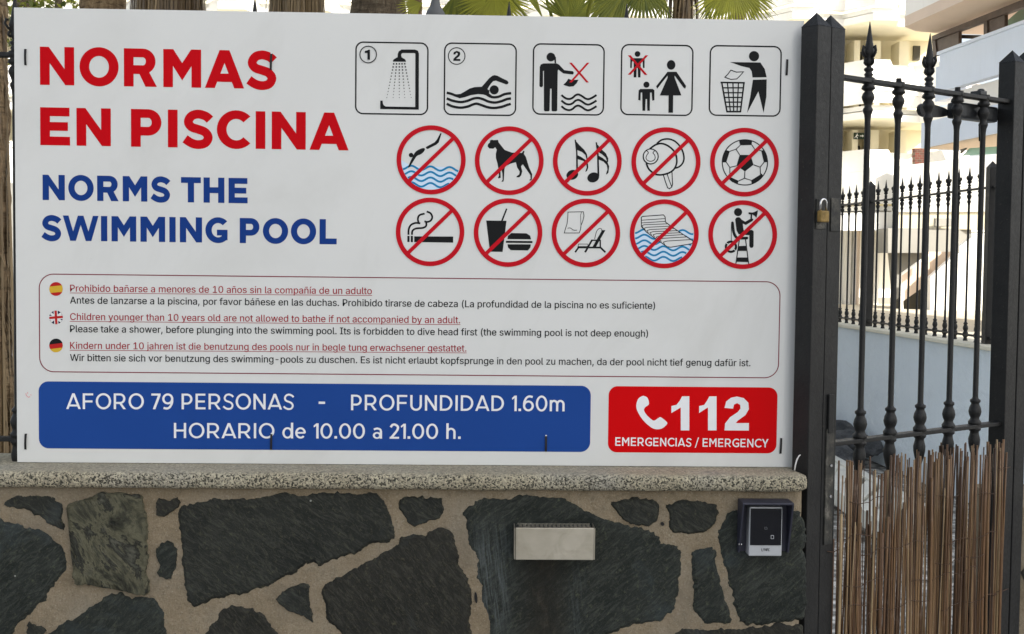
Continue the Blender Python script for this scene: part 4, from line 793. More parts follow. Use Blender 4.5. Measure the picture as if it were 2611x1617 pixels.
def food(a):
    a.poly([(982, 992), (1178, 995), (1140, 1295), (1018, 1293)], 'ink'); a.stroke([(1130, 1005), (1180, 878)], 15, 'ink')
    a.poly([(1186, 1172), (1192, 1140), (1225, 1113), (1370, 1116), (1405, 1138), (1415, 1174)], 'ink'); a.poly([(1172, 1188), (1428, 1190), (1428, 1210), (1172, 1207)], 'ink')
    a.poly([(1187, 1221), (1412, 1222), (1408, 1252), (1385, 1281), (1218, 1278), (1192, 1252)], 'ink')
def lounger(a):
    a.stroke([(303, 510), (550, 505), (561, 570), (543, 650), (513, 722), (505, 790), (485, 845), (244, 846), (256, 800), (288, 700), (300, 600)], 11, 'ink', closed=True); a.stroke([(522, 508), (505, 560), (508, 640), (512, 722)], 8, 'ink'); a.stroke([(298, 770), (340, 766), (395, 800), (450, 800)], 10, 'ink', smooth=True)
    a.poly([(852, 800), (906, 800), (748, 1078), (692, 1078)], 'ink'); a.stroke([(732, 945), (758, 835), (790, 785), (820, 772), (846, 790), (842, 850)], 10, 'ink', smooth=True)
    a.stroke([(676, 962), (822, 964), (822, 1075)], 22, 'ink'); a.stroke([(690, 960), (578, 1156)], 30, 'ink'); a.stroke([(455, 1078), (832, 1080)], 28, 'ink'); a.stroke([(472, 1080), (418, 1156)], 27, 'ink'); a.stroke([(822, 1075), (905, 1156)], 29, 'ink')
    a.stroke([(475, 1024), (620, 1024), (628, 1045), (610, 1062), (468, 1062)], 9, 'ink', closed=True)
def lilo(a):
    water(a, 807, 1121, 290, (1100, 1152, 1206, 1260, 1312, 1362), 985, 184, 19, 18, .02)
    P = [(586, 962), (600, 953), (800, 938), (816, 958), (820, 1008), (860, 1038), (940, 1094), (1085, 1190), (1080, 1215), (870, 1250), (836, 1246), (640, 1108), (588, 1052)]
    a.poly([(540, 930), (1096, 930), (1096, 1066), (1000, 1066), (940, 1088), (586, 1062), (540, 1064)], 'paper')
    a.poly(P, 'paper'); a.stroke(P, 9, 'ink', closed=True)
    for q in ([(585, 990), (815, 974)], [(586, 1016), (818, 1001)], [(604, 1060), (592, 1044), (610, 1034), (846, 1024)], [(628, 1090), (612, 1068), (640, 1058), (878, 1046)], [(655, 1110), (640, 1090), (668, 1080), (905, 1068)], [(685, 1130), (670, 1110), (700, 1100), (940, 1090)], [(714, 1150), (700, 1130), (730, 1120), (965, 1110)], [(745, 1172), (730, 1152), (765, 1142), (995, 1128)], [(780, 1196), (764, 1174), (800, 1164), (1030, 1150)], [(812, 1228), (800, 1200), (835, 1190), (1070, 1176)]): a.stroke(q, 7, 'ink')
def lifeguard(a):
    a.disc(733, 367, 74, 'ink')
    a.poly([(680, 500), (700, 470), (730, 460), (765, 465), (800, 505), (865, 545), (960, 490), (985, 480), (1015, 500), (1000, 530), (875, 603), (820, 580), (835, 700), (990, 695), (1020, 720), (1018, 990), (1005, 1018), (980, 1025), (955, 1018), (940, 990), (940, 790), (800, 785), (740, 770), (705, 700)], 'ink')
    a.stroke([(630, 560), (640, 650), (660, 760), (708, 835), (780, 846), (900, 845)], 50, 'ink', smooth=True); a.disc(630, 565, 25, 'ink', 16); a.disc(895, 843, 25, 'ink', 16); a.stroke([(610, 590), (608, 895)], 12, 'ink')
    a.ring(602, 1003, 93, 42, 'ink', 40)
    for an in (R(40), R(140), R(220), R(320)): a.stroke([(602 + 68 * math.cos(an), 1003 + 68 * math.sin(an)), (602 + 118 * math.cos(an), 1003 + 118 * math.sin(an))], 13, 'paper')
    a.poly([(925, 370), (1000, 375), (1045, 360), (1097, 332), (1088, 400), (1070, 472), (1035, 435), (992, 410), (988, 485), (958, 485), (965, 415), (925, 405)], 'ink')
    a.stroke([(757, 870), (690, 1335)], 19, 'ink'); a.stroke([(870, 870), (930, 1335)], 19, 'ink'); a.poly([(748, 990), (890, 985), (898, 1080), (733, 1080)], 'ink'); a.poly([(712, 1200), (908, 1200), (916, 1285), (700, 1280)], 'ink')
for nm, cx, cy, r, fn, win in (('no_diving_pictogram', 1099.3, 407.9, 88, diver, Z3), ('no_dogs_pictogram', 1298.4, 410, 87.5, dog, Z3), ('no_music_pictogram', 1497.4, 411.4, 87.6, notes, Z3), ('no_bat_games_pictogram', 1697.9, 413, 88, bats, Z4), ('no_football_pictogram', 1898, 413.8, 87.6, ball, Z4),
                               ('no_smoking_pictogram', 1096.6, 591.5, 87.2, smoke, Z3), ('no_food_pictogram', 1295.3, 593.3, 87.3, food, Z3), ('no_reserving_loungers_pictogram', 1493.8, 594.2, 87.3, lounger, Z5), ('no_air_beds_pictogram', 1693.5, 596.5, 87.8, lilo, Z4), ('no_lifeguard_pictogram', 1893.4, 598.6, 87.6, lifeguard, Z6)):
    round_sign(nm, cx, cy, r, fn, win)

# ---- cable ties through the board
for px, py, tilt, lab in ((65.5, 146, 0, 'black cable tie at the upper left corner of the sign, beside the red letter N'), (691.5, 158, .03, 'black cable tie crossing the red letter S of the top line'),
                          (2006, 172, .03, 'black cable tie at the upper right corner of the sign, beside the waste bin pictogram'), (66, 1126, .03, 'black cable tie at the lower left corner of the sign, beside the blue panel'),
                          (692, 1127, .02, 'black cable tie on the blue panel just under the word HORARIO'), (1392, 1132, 0, 'black cable tie at the right end of the blue panel'), (1990.5, 1137, .03, 'black cable tie at the lower right corner, beside the red emergency panel')):
    c = on_y(px, py, 0); e = empty('cable_tie', (c.x, 0, c.z), lab, 'cable tie', 'black cable ties holding the sign to the fence')
    t = MB(); P = [(c.x + tilt * z, y, c.z + z) for z, y in ((.019, .012), (.0195, -.001), (.018, -.0030), (.006, -.0042), (-.006, -.0042), (-.018, -.0030), (-.0195, -.001), (-.019, .012))]
    for i in range(len(P) - 1):
        A, B = Vector(P[i]), Vector(P[i + 1]); d = (B - A); t.box((A + B) / 2, .0052, .0013, d.length + .0012, ux=Vector((1, 0, 0)), uy=Vector((1, 0, 0)).cross(d.normalized()), uz=d.normalized())
    t.build('strap', M['black_plastic'], e)
    h = MB(); h.lathe((c.x + .0192 * tilt, -.0001, c.z + .0215), [(.0022, 0), (.0022, .0008)], 10, Vector((0, -1, 0))); h.build('hole_rim', M['paper'], e)

# ================================================================== STONE WALL UNDER THE SIGN
WALL_Y = -0.100
COPF, COPT, COPB, XE = -0.127, 0.9985, 0.957, 1.004
wall = empty('stone_wall', (-0.6, 0, 0), 'low wall of dark irregular basalt stones in brown mortar with a speckled concrete coping', 'wall')
b = MB()
NX, NZ = 420, 120                                      # mortar body with an uneven hand-pointed face
x0, x1 = -2.3, 0.998
for i in range(NX + 1):
    for k in range(NZ + 1):
        x = x0 + (x1 - x0) * i / NX; z = COPB * k / NZ
        d = noise.noise((x * 9, 0, z * 9)) * 0.0030 + noise.noise((x * 31, 3, z * 31)) * 0.0022 + noise.noise((x * 90, 8, z * 90)) * 0.0012
        edge = max(0, (x - (x1 - .02)) / .02) ** 2 * .015
        b.v.append(Vector((x, WALL_Y + d + edge, z)))
for i in range(NX):
    for k in range(NZ):
        q = i * (NZ + 1) + k; b.face([q, q + NZ + 1, q + NZ + 2, q + 1], 0, True)
b.box(((x0 + x1) / 2, 0.028, COPB / 2), x1 - x0, 0.20, COPB)
b.build('mortar_body', M['mortar'], wall)
b = MB()                                              # coping slab: rounded, slightly wavy front edge
prof = [(.16, COPB)]
prof += [(.16, COPT - .004), (.155, COPT)]
prof += [(COPF + .014, COPT), (COPF + .007, COPT - .0025), (COPF + .002, COPT - .008), (COPF, COPT - .016), (COPF + .001, COPB + .010), (COPF + .005, COPB + .003), (COPF + .012, COPB)]
n = 170; m = len(prof); base = len(b.v)
for i in range(n + 1):
    x = x0 + (XE - x0) * i / n
    e = max(0.0, 1 - (XE - x) / .016); pull = .016 * (1 - math.sqrt(max(0, 1 - e * e)))
    for y, z in prof:
        w = (noise.noise((x * 14, y * 20, z * 40)) * .0022 + noise.noise((x * 60, 5 + y * 60, z * 60)) * .0011) if y < 0 else 0
        zc = (COPT + COPB) / 2
        b.v.append(Vector((x, y + (pull if y < 0 else 0) + w, zc + (z - zc) * (1 - pull * 14) + w * .5)))
for i in range(n):
    for k in range(m):
        k2 = (k + 1) % m; b.face([base + i * m + k, base + i * m + k2, base + (i + 1) * m + k2, base + (i + 1) * m + k], 0, True)
b.face([base + n * m + k for k in range(m)]); b.face([base + k for k in reversed(range(m))])
b.build('coping', M['coping'], wall)

WA, WB, WC = (0, 1160), (700, 1160), (1340, 1160)
def wp(win, pts): return [(win[0] + x / 3.3, win[1] + y / 3.3) for x, y in pts]
STONES = [
 (wp(WA, [(35, 410), (110, 340), (190, 348), (460, 355), (465, 385), (515, 405), (515, 560), (545, 625), (480, 610), (400, 570), (300, 510), (230, 460), (130, 440), (40, 430)]), 0),
 (wp(WA, [(575, 430), (650, 400), (770, 370), (870, 335), (1000, 335), (1140, 350), (1185, 360), (1190, 440), (1232, 560), (1215, 720), (1235, 860), (1215, 980), (1240, 1030), (1240, 1160), (1090, 1150), (1000, 1085), (900, 1075), (760, 1075), (645, 1080), (645, 800), (620, 640), (600, 540), (578, 480)]), 9),
 (wp(WA, [(1325, 385), (1430, 385), (1480, 365), (1515, 400), (1500, 440), (1380, 520), (1318, 515)]), 2),
 (wp(WA, [(1310, 790), (1350, 740), (1440, 730), (1480, 780), (1485, 850), (1470, 940), (1450, 1055), (1390, 1040), (1330, 1005), (1350, 920), (1320, 850)]), 1),
 (wp(WA, [(-420, 700), (-200, 560), (0, 555), (100, 575), (200, 620), (330, 620), (400, 690), (480, 760), (540, 830), (550, 960), (500, 1040), (430, 1130), (350, 1240), (250, 1330), (150, 1420), (100, 1508), (60, 1560), (-200, 1700), (-420, 1500)]), 1),
 (wp(WA, [(1520, 430), (1650, 400), (1850, 375), (2080, 395), (2270, 345)]) + wp(WB, [(100, 330), (310, 345), (500, 320), (700, 340), (800, 310), (860, 320), (900, 400), (960, 500), (1000, 640), (1010, 705), (900, 735), (820, 750), (700, 810), (560, 860), (450, 900), (370, 940), (330, 905), (260, 910), (180, 1000), (60, 1030)]) + wp(WA, [(2250, 1100), (2100, 1165), (1950, 1180), (1780, 1230), (1700, 1255), (1640, 1290), (1590, 1230), (1560, 1110), (1540, 1000), (1530, 800), (1515, 600)]), 0),
 (wp(WA, [(400, 1508), (500, 1440), (620, 1400), (720, 1330), (800, 1250), (900, 1190), (1030, 1165), (1110, 1215), (1200, 1200), (1290, 1215), (1350, 1290), (1380, 1380), (1390, 1508), (1390, 1700), (300, 1700), (350, 1560)]), 1),
 (wp(WA, [(1720, 1508), (1820, 1400), (1850, 1320), (1950, 1270), (2080, 1285), (2200, 1340), (2270, 1430), (2330, 1508), (2400, 1650), (1650, 1650)]), 2),
 (wp(WB, [(5, 1225), (50, 1180), (150, 1120), (240, 1090), (290, 1110), (295, 1230), (300, 1300), (330, 1420), (240, 1360), (150, 1330), (60, 1260)]), 0),
 (wp(WB, [(1060, 400), (1110, 350), (1200, 345), (1300, 365), (1410, 360), (1415, 450), (1390, 530), (1290, 560), (1185, 610), (1130, 580), (1090, 510), (1060, 450)]), 0),
 (wp(WB, [(400, 1140), (470, 1070), (520, 1030), (620, 990), (740, 940), (820, 890), (930, 820), (1040, 760), (1060, 690), (1180, 670), (1270, 680), (1300, 650), (1400, 620), (1480, 660), (1520, 730), (1530, 840), (1560, 950), (1620, 1050), (1650, 1130), (1660, 1250), (1640, 1400), (1660, 1508), (1670, 1650), (600, 1650), (550, 1508), (480, 1430), (440, 1370), (430, 1250)]), 2),
 (wp(WB, [(1585, 490), (1620, 440), (1680, 390), (1850, 380), (2000, 380), (2050, 350), (2200, 360)]) + wp(WC, [(200, 370), (310, 380), (420, 430), (520, 490), (640, 540), (760, 570), (900, 600), (1020, 640), (1120, 690), (1140, 750), (1250, 750), (1310, 800), (1300, 900), (1290, 1050), (1270, 1200), (1240, 1330), (1150, 1400), (1020, 1410), (850, 1450), (720, 1500), (600, 1560), (400, 1700)]) + wp(WB, [(1850, 1700), (1830, 1508), (1820, 1400), (1780, 1310), (1750, 1200), (1740, 1120), (1710, 1020), (1700, 850), (1650, 760), (1620, 600)]), 1),
 (wp(WC, [(720, 405), (830, 390), (930, 370), (1030, 385), (1100, 400), (1125, 440), (1110, 530), (1050, 590), (940, 590), (850, 570), (790, 500), (740, 440)]), 0),
 (wp(WC, [(1180, 430), (1250, 405), (1380, 390), (1500, 400), (1590, 430), (1620, 490), (1600, 580), (1530, 640), (1420, 665), (1340, 660), (1250, 655), (1210, 610), (1205, 500)]), 0),
 (wp(WC, [(1405, 830), (1470, 800), (1560, 780), (1590, 820), (1600, 920), (1630, 1050), (1660, 1150), (1700, 1250), (1730, 1330), (1735, 1415), (1620, 1410), (1520, 1420), (1470, 1360), (1430, 1300), (1420, 1100), (1405, 950)]), 1),
 (wp(WC, [(1620, 640), (1690, 580), (1710, 510), (1780, 470), (1880, 440), (2100, 430), (2230, 445), (2300, 500), (2340, 580), (2350, 700), (2345, 850), (2350, 1050), (2355, 1250), (2335, 1380), (2200, 1400), (2050, 1420), (1880, 1425), (1800, 1420), (1770, 1330), (1750, 1230), (1720, 1130), (1700, 1000), (1670, 880), (1640, 760)]), 1),
 (wp(WC, [(1270, 1508), (1320, 1470), (1420, 1490), (1560, 1480), (1700, 1470), (1850, 1470), (2000, 1455), (2120, 1430), (2200, 1440), (2320, 1440), (2330, 1508), (2340, 1650), (1200, 1650)]), 2),
 (wp(WA, [(230, 1412), (330, 1442), (395, 1470), (370, 1508), (300, 1600), (200, 1600), (240, 1508)]), 0)]
def grow_stone(px_poly, mi, idx):
    P = [on_y(x, y, WALL_Y - .004) for x, y in px_poly]
    P = [(p.x, p.z) for p in P]
    # rough broken outline
    area0 = sum(P[i - 1][0] * P[i][1] - P[i][0] * P[i - 1][1] for i in range(len(P)))
    Q = []
    n_ = len(P)
    for i in range(n_):
        a, c = Vector(P[i]), Vector(P[(i + 1) % n_]); L = (c - a).length; k = max(2, int(L / .0035))
        for j in range(k):
            p = a.lerp(c, j / k); dn = Vector((c.y - a.y, a.x - c.x)).normalized()
            d = (.0045 if area0 > 0 else -.0045) + noise.noise((p.x * 28, p.y * 28, idx)) * .006 + noise.noise((p.x * 95, p.y * 95, idx + 9)) * .0045 * (1 + noise.noise((p.x * 11, p.y * 11, idx + 3))) + noise.noise((p.x * 240, p.y * 240, idx + 5)) * .0018
            Q.append(p + dn * d)
    n_ = len(Q)
    cx = Vector((sum(q.x for q in Q) / n_, sum(q.y for q in Q) / n_))
    b = MB()
    depth = .0035 + .003 * ((idx * 37) % 7) / 7 + (.010 if mi == 9 else 0)
    def inset(k): 
        out = []
        for i in range(n_):
            t = (Q[(i + 2) % n_] - Q[i - 2]).normalized(); q = Q[i] + Vector((-t.y, t.x)) * (-k)
            out.append(q)
        return out
    area = sum(Q[i - 1].x * Q[i].y - Q[i].x * Q[i - 1].y for i in range(n_))
    sg = 1 if area < 0 else -1
    r0 = [Vector((q.x, WALL_Y + .006, q.y)) for q in Q]
    r1 = [Vector((q.x, WALL_Y + .0035, q.y)) for q in Q]
    r2 = [Vector((q.x, WALL_Y - (depth if mi == 9 else .0012) + noise.noise((q.x * 60, q.y * 60, idx)) * .0022, q.y)) for q in inset(sg * (.002 if mi == 9 else .0045))]
    def inset_wide(k):
        out = []
        for i in range(n_):
            t = (Q[(i + 5) % n_] - Q[i - 5]).normalized(); out.append(Q[i] + Vector((-t.y, t.x)) * (-k))
        return out
    wide = min(.011, .12 * math.sqrt(abs(area)) * .5)
    r3 = [Vector((q.x, WALL_Y - depth - .0004 + noise.noise((q.x * 20, q.y * 20, idx)) * .0012, q.y)) for q in inset_wide(sg * wide)]
    base = b.add(r0 + r1 + r2 + r3, [])
    for i in range(n_):
        j = (i + 1) % n_
        for l in (0, 1, 2): b.face([base + l * n_ + i, base + l * n_ + j, base + (l + 1) * n_ + j, base + (l + 1) * n_ + i], 0, l == 1)
    for t in tessellate_polygon([r3]): b.face([base + 3 * n_ + k for k in t])
    rim = [1.0] * n_ * 2 + [.66 + .25 * noise.noise((q.x * 13, q.y * 13, idx)) for q in Q] + [.26 + .16 * noise.noise((q.x * 13, q.y * 13, idx)) for q in Q]
    if mi == 9:                                       # rough-hewn stone: knobbly relief on the face
        bm = bmesh.new(); vs = [bm.verts.new(v) for v in r2]
        f = bm.faces.new(vs); bmesh.ops.triangulate(bm, faces=[f])
        bmesh.ops.subdivide_edges(bm, edges=[e for e in bm.edges if not e.is_boundary], cuts=6, use_grid_fill=True)
        for v in bm.verts:
            if not v.is_boundary: v.co.y -= max(-.002, (noise.fractal((v.co.x * 22 + v.co.z * 9, 0, v.co.z * 14), .8, 2, 5)) * .011)
        bm.verts.index_update(); b2 = MB(); b2.v, b2.f, b2.m, b2.sm = b.v[:], b.f[:2 * n_], b.m[:2 * n_], b.sm[:2 * n_]
        b2.add([v.co.copy() for v in bm.verts], [[v.index for v in f_.verts] for f_ in bm.faces], 0, True); bm.free(); b = b2
    o = b.build('stone', M['stone_green'] if mi == 9 else M['stone'][3 if idx == 11 else mi], wall, attr=None if mi == 9 else rim)
    if mi == 9: o['label'] = 'rough greenish knobbly stone'
rng = random.Random(3)
for gx in range(4):                                     # more stones further along the wall
    for gy in range(2):
        x_, y_, w_, h_ = -330 - 255 * gx - (70 if gy else 0), 1350 + 190 * gy, rng.uniform(95, 125), rng.uniform(70, 88)
        STONES.append(([(x_ + w_ * math.cos(2 * math.pi * k / 9) * rng.uniform(.75, 1.12), y_ - h_ * math.sin(2 * math.pi * k / 9) * rng.uniform(.78, 1.1)) for k in range(9)], (gx + gy) % 3))
for i, (poly, mi) in enumerate(STONES): grow_stone(poly, mi, i)
for px, py, r in ((1340 + 1152 / 3.3, 1160 + 580 / 3.3, .0045), (700 + 1695 / 3.3, 1160 + 1200 / 3.3, .005)):
    c = on_y(px, py, WALL_Y - .003); b = MB()
    P = [Vector((c.x + r * math.cos(a_) * (1 if r < .0048 else .8), WALL_Y - .0065, c.z + r * math.sin(a_) * (1 if r < .0048 else 2.6) - r * math.cos(a_) * (0 if r < .0048 else .9))) for a_ in [2 * math.pi * k / 16 for k in range(16)]]
    b.prism(P, (0, .012, 0)); b.build('drill_hole', M['black_plastic'], wall)

# ---- steel ashtray on the wall
fy = WALL_Y - .075
A, B_ = on_y(1315.5, 1346, fy), on_y(1513.5, 1428.5, fy)
cx, wz, hz, zc = (A.x + B_.x) / 2, B_.x - A.x, A.z - B_.z, (A.z + B_.z) / 2
ash = empty('wall_ashtray', (cx, WALL_Y - .006, zc - hz / 2), 'brushed steel box ashtray fixed to the stone wall below the blue panel', 'ashtray')
b = MB(); b.box((cx, fy + .004, zc), wz, .008, hz, bev=.0015); b.build('front_plate', M['steel'], ash)
for sx in (-1, 1):
    b = MB(); b.box((cx + sx * (wz / 2 + .0022), fy + .034, zc - .001), .0022, .060, hz * .97); b.build('side_bracket', M['steel'], ash)
b = MB(); b.box((cx, fy + .037, zc - hz / 2 + .006), wz - .01, .056, .003); b.box((cx, WALL_Y - .0095, zc - .004), wz - .004, .003, hz * .92); b.build('tray', M['steel_dark'], ash)
b = MB()
top = zc + hz / 2 - .002
b.box((cx, fy + .013, top), wz - .012, .006, .003); b.box((cx, fy + .055, top), wz - .012, .006, .003)
for k in range(17): b.box((cx - wz / 2 + .012 + k * (wz - .024) / 16, fy + .034, top), .0062, .040, .003)
b.build('grille', M['steel'], ash)

# ---- card reader
ry = WALL_Y - .042
A, B_ = on_y(1911.5, 1293, ry), on_y(1993, 1418.5, ry)
cx, wz, hz, zt = (A.x + B_.x) / 2, B_.x - A.x, A.z - B_.z, A.z
rd = empty('card_reader', (cx, WALL_Y - .005, B_.z), 'black glass card reader in a dark blue hood at the wall end', 'card reader')
b = MB(); b.box((cx, (ry + WALL_Y) / 2 - .001, zt - hz / 2), wz, WALL_Y - ry - .002, hz, bev=.003); b.build('frame', M['reader_grey'], rd)
zb = zt - hz * .775
b = MB(); b.box((cx, ry - .0005, (zt - .003 + zb) / 2), wz - .005, .004, zt - .003 - zb, bev=.001); pane = b.build('glass_panel', M['reader_black'], rd)
a = Art(1340, 1160, 3.3, base=-ry + .0040)
def W_reader(p): q = on_y(1340 + p[0] / 3.3, 1160 + p[1] / 3.3, ry - .004); return (q.x, q.z)
a.W = W_reader
a.stroke([(2012, 610), (2030, 608), (2034, 624), (2014, 626)], 4, 'dropgrey', closed=True); a.stroke([(2066, 678), (2088, 678), (2088, 706), (2066, 706)], 4, 'reader_grey', closed=True); a.build('display_icon', pane)
a = Art(1340, 1160, 3.3, base=-ry + .0006); a.W = W_reader
for P in ([(1990, 790), (1990, 812), (2000, 812)], [(2004, 790), (2009, 800), (2014, 790)], [(2009, 800), (2009, 812)], [(2019, 812), (2019, 790), (2029, 812), (2029, 790)], [(2034, 790), (2034, 812)], [(2034, 791), (2044, 791)], [(2034, 801), (2042, 801)], [(2048, 791), (2056, 791)], [(2048, 791), (2048, 811), (2056, 811)]): a.stroke(P, 4.2, 'ink')
a.build('maker_lettering', rd)
hx0, hx1 = on_y(1892, 1330, WALL_Y - .058).x, on_y(2023, 1330, WALL_Y - .058).x
ht = on_y(1960, 1280, WALL_Y - .05).z; hb = on_y(1960, 1409, WALL_Y - .02).z
b = MB()
b.box(((hx0 + hx1) / 2, WALL_Y - .033, ht - .003), hx1 - hx0, .060, .006, bev=.002)
for x in (hx0 + .002, hx1 - .002):
    P = [Vector((x, WALL_Y - .004, ht - .006)), Vector((x, WALL_Y - .062, ht - .006)), Vector((x, WALL_Y - .050, ht - .045)), Vector((x, WALL_Y - .020, hb)), Vector((x, WALL_Y - .004, hb))]
    b.prism([p - Vector((.002, 0, 0)) for p in P], (.004, 0, 0))
b.box(((hx0 + hx1) / 2, WALL_Y - .0055, (ht + hb) / 2 - .004), hx1 - hx0 - .008, .003, ht - hb - .01); b.build('hood', M['hood'], rd)
b = MB(); c = on_y(1901, 1388, WALL_Y - .03); b.lathe((hx0 + .004, WALL_Y - .030, c.z), [(.0028, 0), (.0028, .003)], 10, Vector((1, 0, 0))); b.lathe((hx0 - .0015, WALL_Y - .030, c.z), [(.003, 0), (.003, .002)], 10, Vector((1, 0, 0))); b.build('screw', M['chrome'], rd)

# ================================================================== IRONWORK
def baluster_profile(zr, zb, spear, low, kk=1.0):
    """(r, z) along a wrought baluster: top rail height zr, bottom rail zb, foot low"""
    t = [(.0075, low)]
    t += [(.0075, zb - .088), (.012, zb - .072), (.0165, zb - .05), (.017, zb - .038), (.013, zb - .022), (.0125, zb - .016), (.018, zb - .010), (.018, zb - .004), (.0125, zb), (.0185, zb + .006), (.019, zb + .013), (.014, zb + .020), (.0125, zb + .025), (.0165, zb + .034), (.0185, zb + .043), (.0165, zb + .054), (.012, zb + .064), (.0115, zb + .068), (.0150, zb + .072), (.0150, zb + .077), (.0095, zb + .081), (.0080, zb + .086)]
    t += [(.0080, zr - .102), (.0095, zr - .088), (.0125, zr - .080), (.0135, zr - .076), (.0125, zr - .072), (.0090, zr - .067), (.0110, zr - .058), (.0160, zr - .047), (.0172, zr - .041), (.0140, zr - .032), (.0095, zr - .027), (.0120, zr - .024), (.0182, zr - .020), (.0170, zr - .014), (.0120, zr - .008), (.0165, zr - .004), (.0165, zr + .009)]
    if spear: t += [(.0115, zr + .010), (.0095, zr + .013), (.0125, zr + .017), (.0095, zr + .021), (.0080, zr + .024), (.0130, zr + .029), (.0125, zr + .033), (.0065, zr + .037), (.0065, zr + .043)]
    else: t += [(.008, zr + .010), (.0075, zr + .020)]
    return [(r * kk, z) for r, z in t]
def finial(b, p, zr, kk=1.0, n=10):
    b.lathe(p, [(r * kk, z) for r, z in [(.0065, zr + .040), (.0105, zr + .045), (.0115, zr + .052), (.009, zr + .060), (.0130, zr + .068), (.0150, zr + .076), (.0120, zr + .084), (.0110, zr + .090), (.0085, zr + .104), (.0055, zr + .124), (.0030, zr + .142), (.0008, zr + .156)]], n)
    for k in range(4):
        d = Vector((math.cos(k * math.pi / 2 + .5), math.sin(k * math.pi / 2 + .5), 0))
        b.tube([p + d * .010 * kk + Vector((0, 0, zr + .062)), p + d * .017 * kk + Vector((0, 0, zr + .068)), p + d * .0235 * kk + Vector((0, 0, zr + .078)), p + d * .0205 * kk + Vector((0, 0, zr + .090)), p + d * .0150 * kk + Vector((0, 0, zr + .086))], .0035 * kk, 6)
        b.tube([p + d * .007 * kk + Vector((0, 0, zr + .060)), p + d * .0140 * kk + Vector((0, 0, zr + .057)), p + d * .0155 * kk + Vector((0, 0, zr + .050)), p + d * .009 * kk + Vector((0, 0, zr + .044))], .0035 * kk, 6)
def post_mesh(b, c, w, z0, z1, cap, ux, uy):
    b.box(Vector((c.x, c.y, (z0 + z1) / 2)), w, w, z1 - z0, ux, uy, bev=.0025)
    h = w / 2 + .0005
    P = [Vector((c.x, c.y, z1 - .001)) + ux * (i * h) + uy * (j * h) for i, j in ((-1, -1), (1, -1), (1, 1), (-1, 1))]
    b.add(P + [Vector((c.x, c.y, z1 + cap))], [(0, 1, 4), (1, 2, 4), (2, 3, 4), (3, 0, 4), (3, 2, 1, 0)])

# ---- fence behind the sign, standing on the wall
fz, fb, fy0 = 2.037, 1.055, 0.036
bx0 = on_y(37.5, 20, fy0).x
nf = empty('iron_fence', (0, fy0, COPT), 'black wrought iron fence on the stone wall, mostly hidden behind the pool rules sign', 'fence')
tall_px = (37.5, 650, 1298, 1598)
tall_x = [on_y(p, 20, fy0).x for p in tall_px]
xs = sorted(tall_x + [bx0 - .16 * k for k in range(1, 6)] + [tall_x[0] + .152 * k for k in (1, 2, 3)] + [tall_x[1] + .1625 * k for k in (1, 2, 3)] + [(tall_x[2] + tall_x[3]) / 2, tall_x[3] + .155, tall_x[3] + .31])
for z, nm in ((fz, 'rail'), (fb, 'rail')):
    b = MB(); b.box(((xs[0] - .1 + .985) / 2, fy0, z), .985 - xs[0] + .1, .026, .012, bev=.002); b.build(nm, M['iron'], nf)
for x in xs:
    tall = any(abs(x - t) < .01 for t in tall_x) or x < bx0 - .01
    b = MB(); p = Vector((x, fy0, 0)); b.lathe(p, baluster_profile(fz, fb, tall, COPT), 10)
    if tall: finial(b, p, fz)
    b.build('baluster', M['iron'], nf)

# ---- gate and its posts
G0 = Vector((1.10587, 0.020, 0)); GA = 0.61035
gd, gn = Vector((math.cos(GA), math.sin(GA), 0)), Vector((-math.sin(GA), math.cos(GA), 0))
def gp(t, off=0.0, z=0.0): return G0 + gd * t + gn * off + Vector((0, 0, z))
PW = .053
for t, lab in ((-.103, 'dark square iron gate post with a pointed cap at the right edge of the sign'), (.8345, 'dark square iron gate post at the right edge of the picture, carrying the hinges')):
    p = gp(t); e = empty('gate_post', (p.x, p.y, 0), lab, 'gate post', 'square posts on both sides of the gate')
    b = MB(); post_mesh(b, p, PW, 0, 2.128, .036, gd, gn); b.build('shaft', M['iron'], e)
    if t < 0:
        b = MB(); b.box(gp(t, -PW / 2 - .0015, 1.655), PW * .7, .003, .075, gd, gn, bev=.0008); b.build('hasp_plate', M['iron_worn'], e)
    else:
        for z in (.5, 1.75):
            b = MB(); b.lathe(gp(t - .031, .03, z), [(.009, 0), (.009, .09)], 10); b.build('hinge', M['iron'], e)
gate = empty('iron_gate', (gp(.37).x, gp(.37).y, 0.04), 'black wrought iron gate of spear-topped bars standing half open right of the sign', 'gate')
ZR, ZB = 2.011, 1.060
for t, nm in ((-.0485, 'stile'), (.7755, 'stile')):
    b = MB(); post_mesh(b, gp(t), PW, .05, 2.128, .036, gd, gn); b.build(nm, M['iron'], gate)
for z in (ZR, ZB, .14):
    b = MB(); b.box(gp(.3635, 0, z), .772, .030, .0115, gd, gn, bev=.002); b.build('rail', M['iron'], gate)
for t, sp in ((.110, 1), (.239, 0), (.373, 1), (.508, 0), (.637, 0)):
    b = MB(); b.lathe(gp(t), baluster_profile(ZR, ZB, sp, .14), 14); o = b.build('baluster', M['iron'], gate)
    if sp: b = MB(); finial(b, gp(t), ZR, 1.0, 12); b.build('finial', M['iron'], o)
b = MB(); b.box(gp(-.0485, -PW / 2 - .002, .955), .030, .004, .30, gd, gn, bev=.001); b.build('lock_plate', M['iron_worn'], gate)
b = MB(); b.box(gp(-.050, -PW / 2 - .004, 1.145), .020, .006, .10, gd, gn, bev=.002); b.build('latch', M['iron'], gate)
for z in (1.01, .93):
    b = MB(); b.lathe(gp(-.046, -PW / 2 - .004, z), [(.004, 0), (.004, .004)], 10, -gn); b.build('screw', M['chrome'], gate)
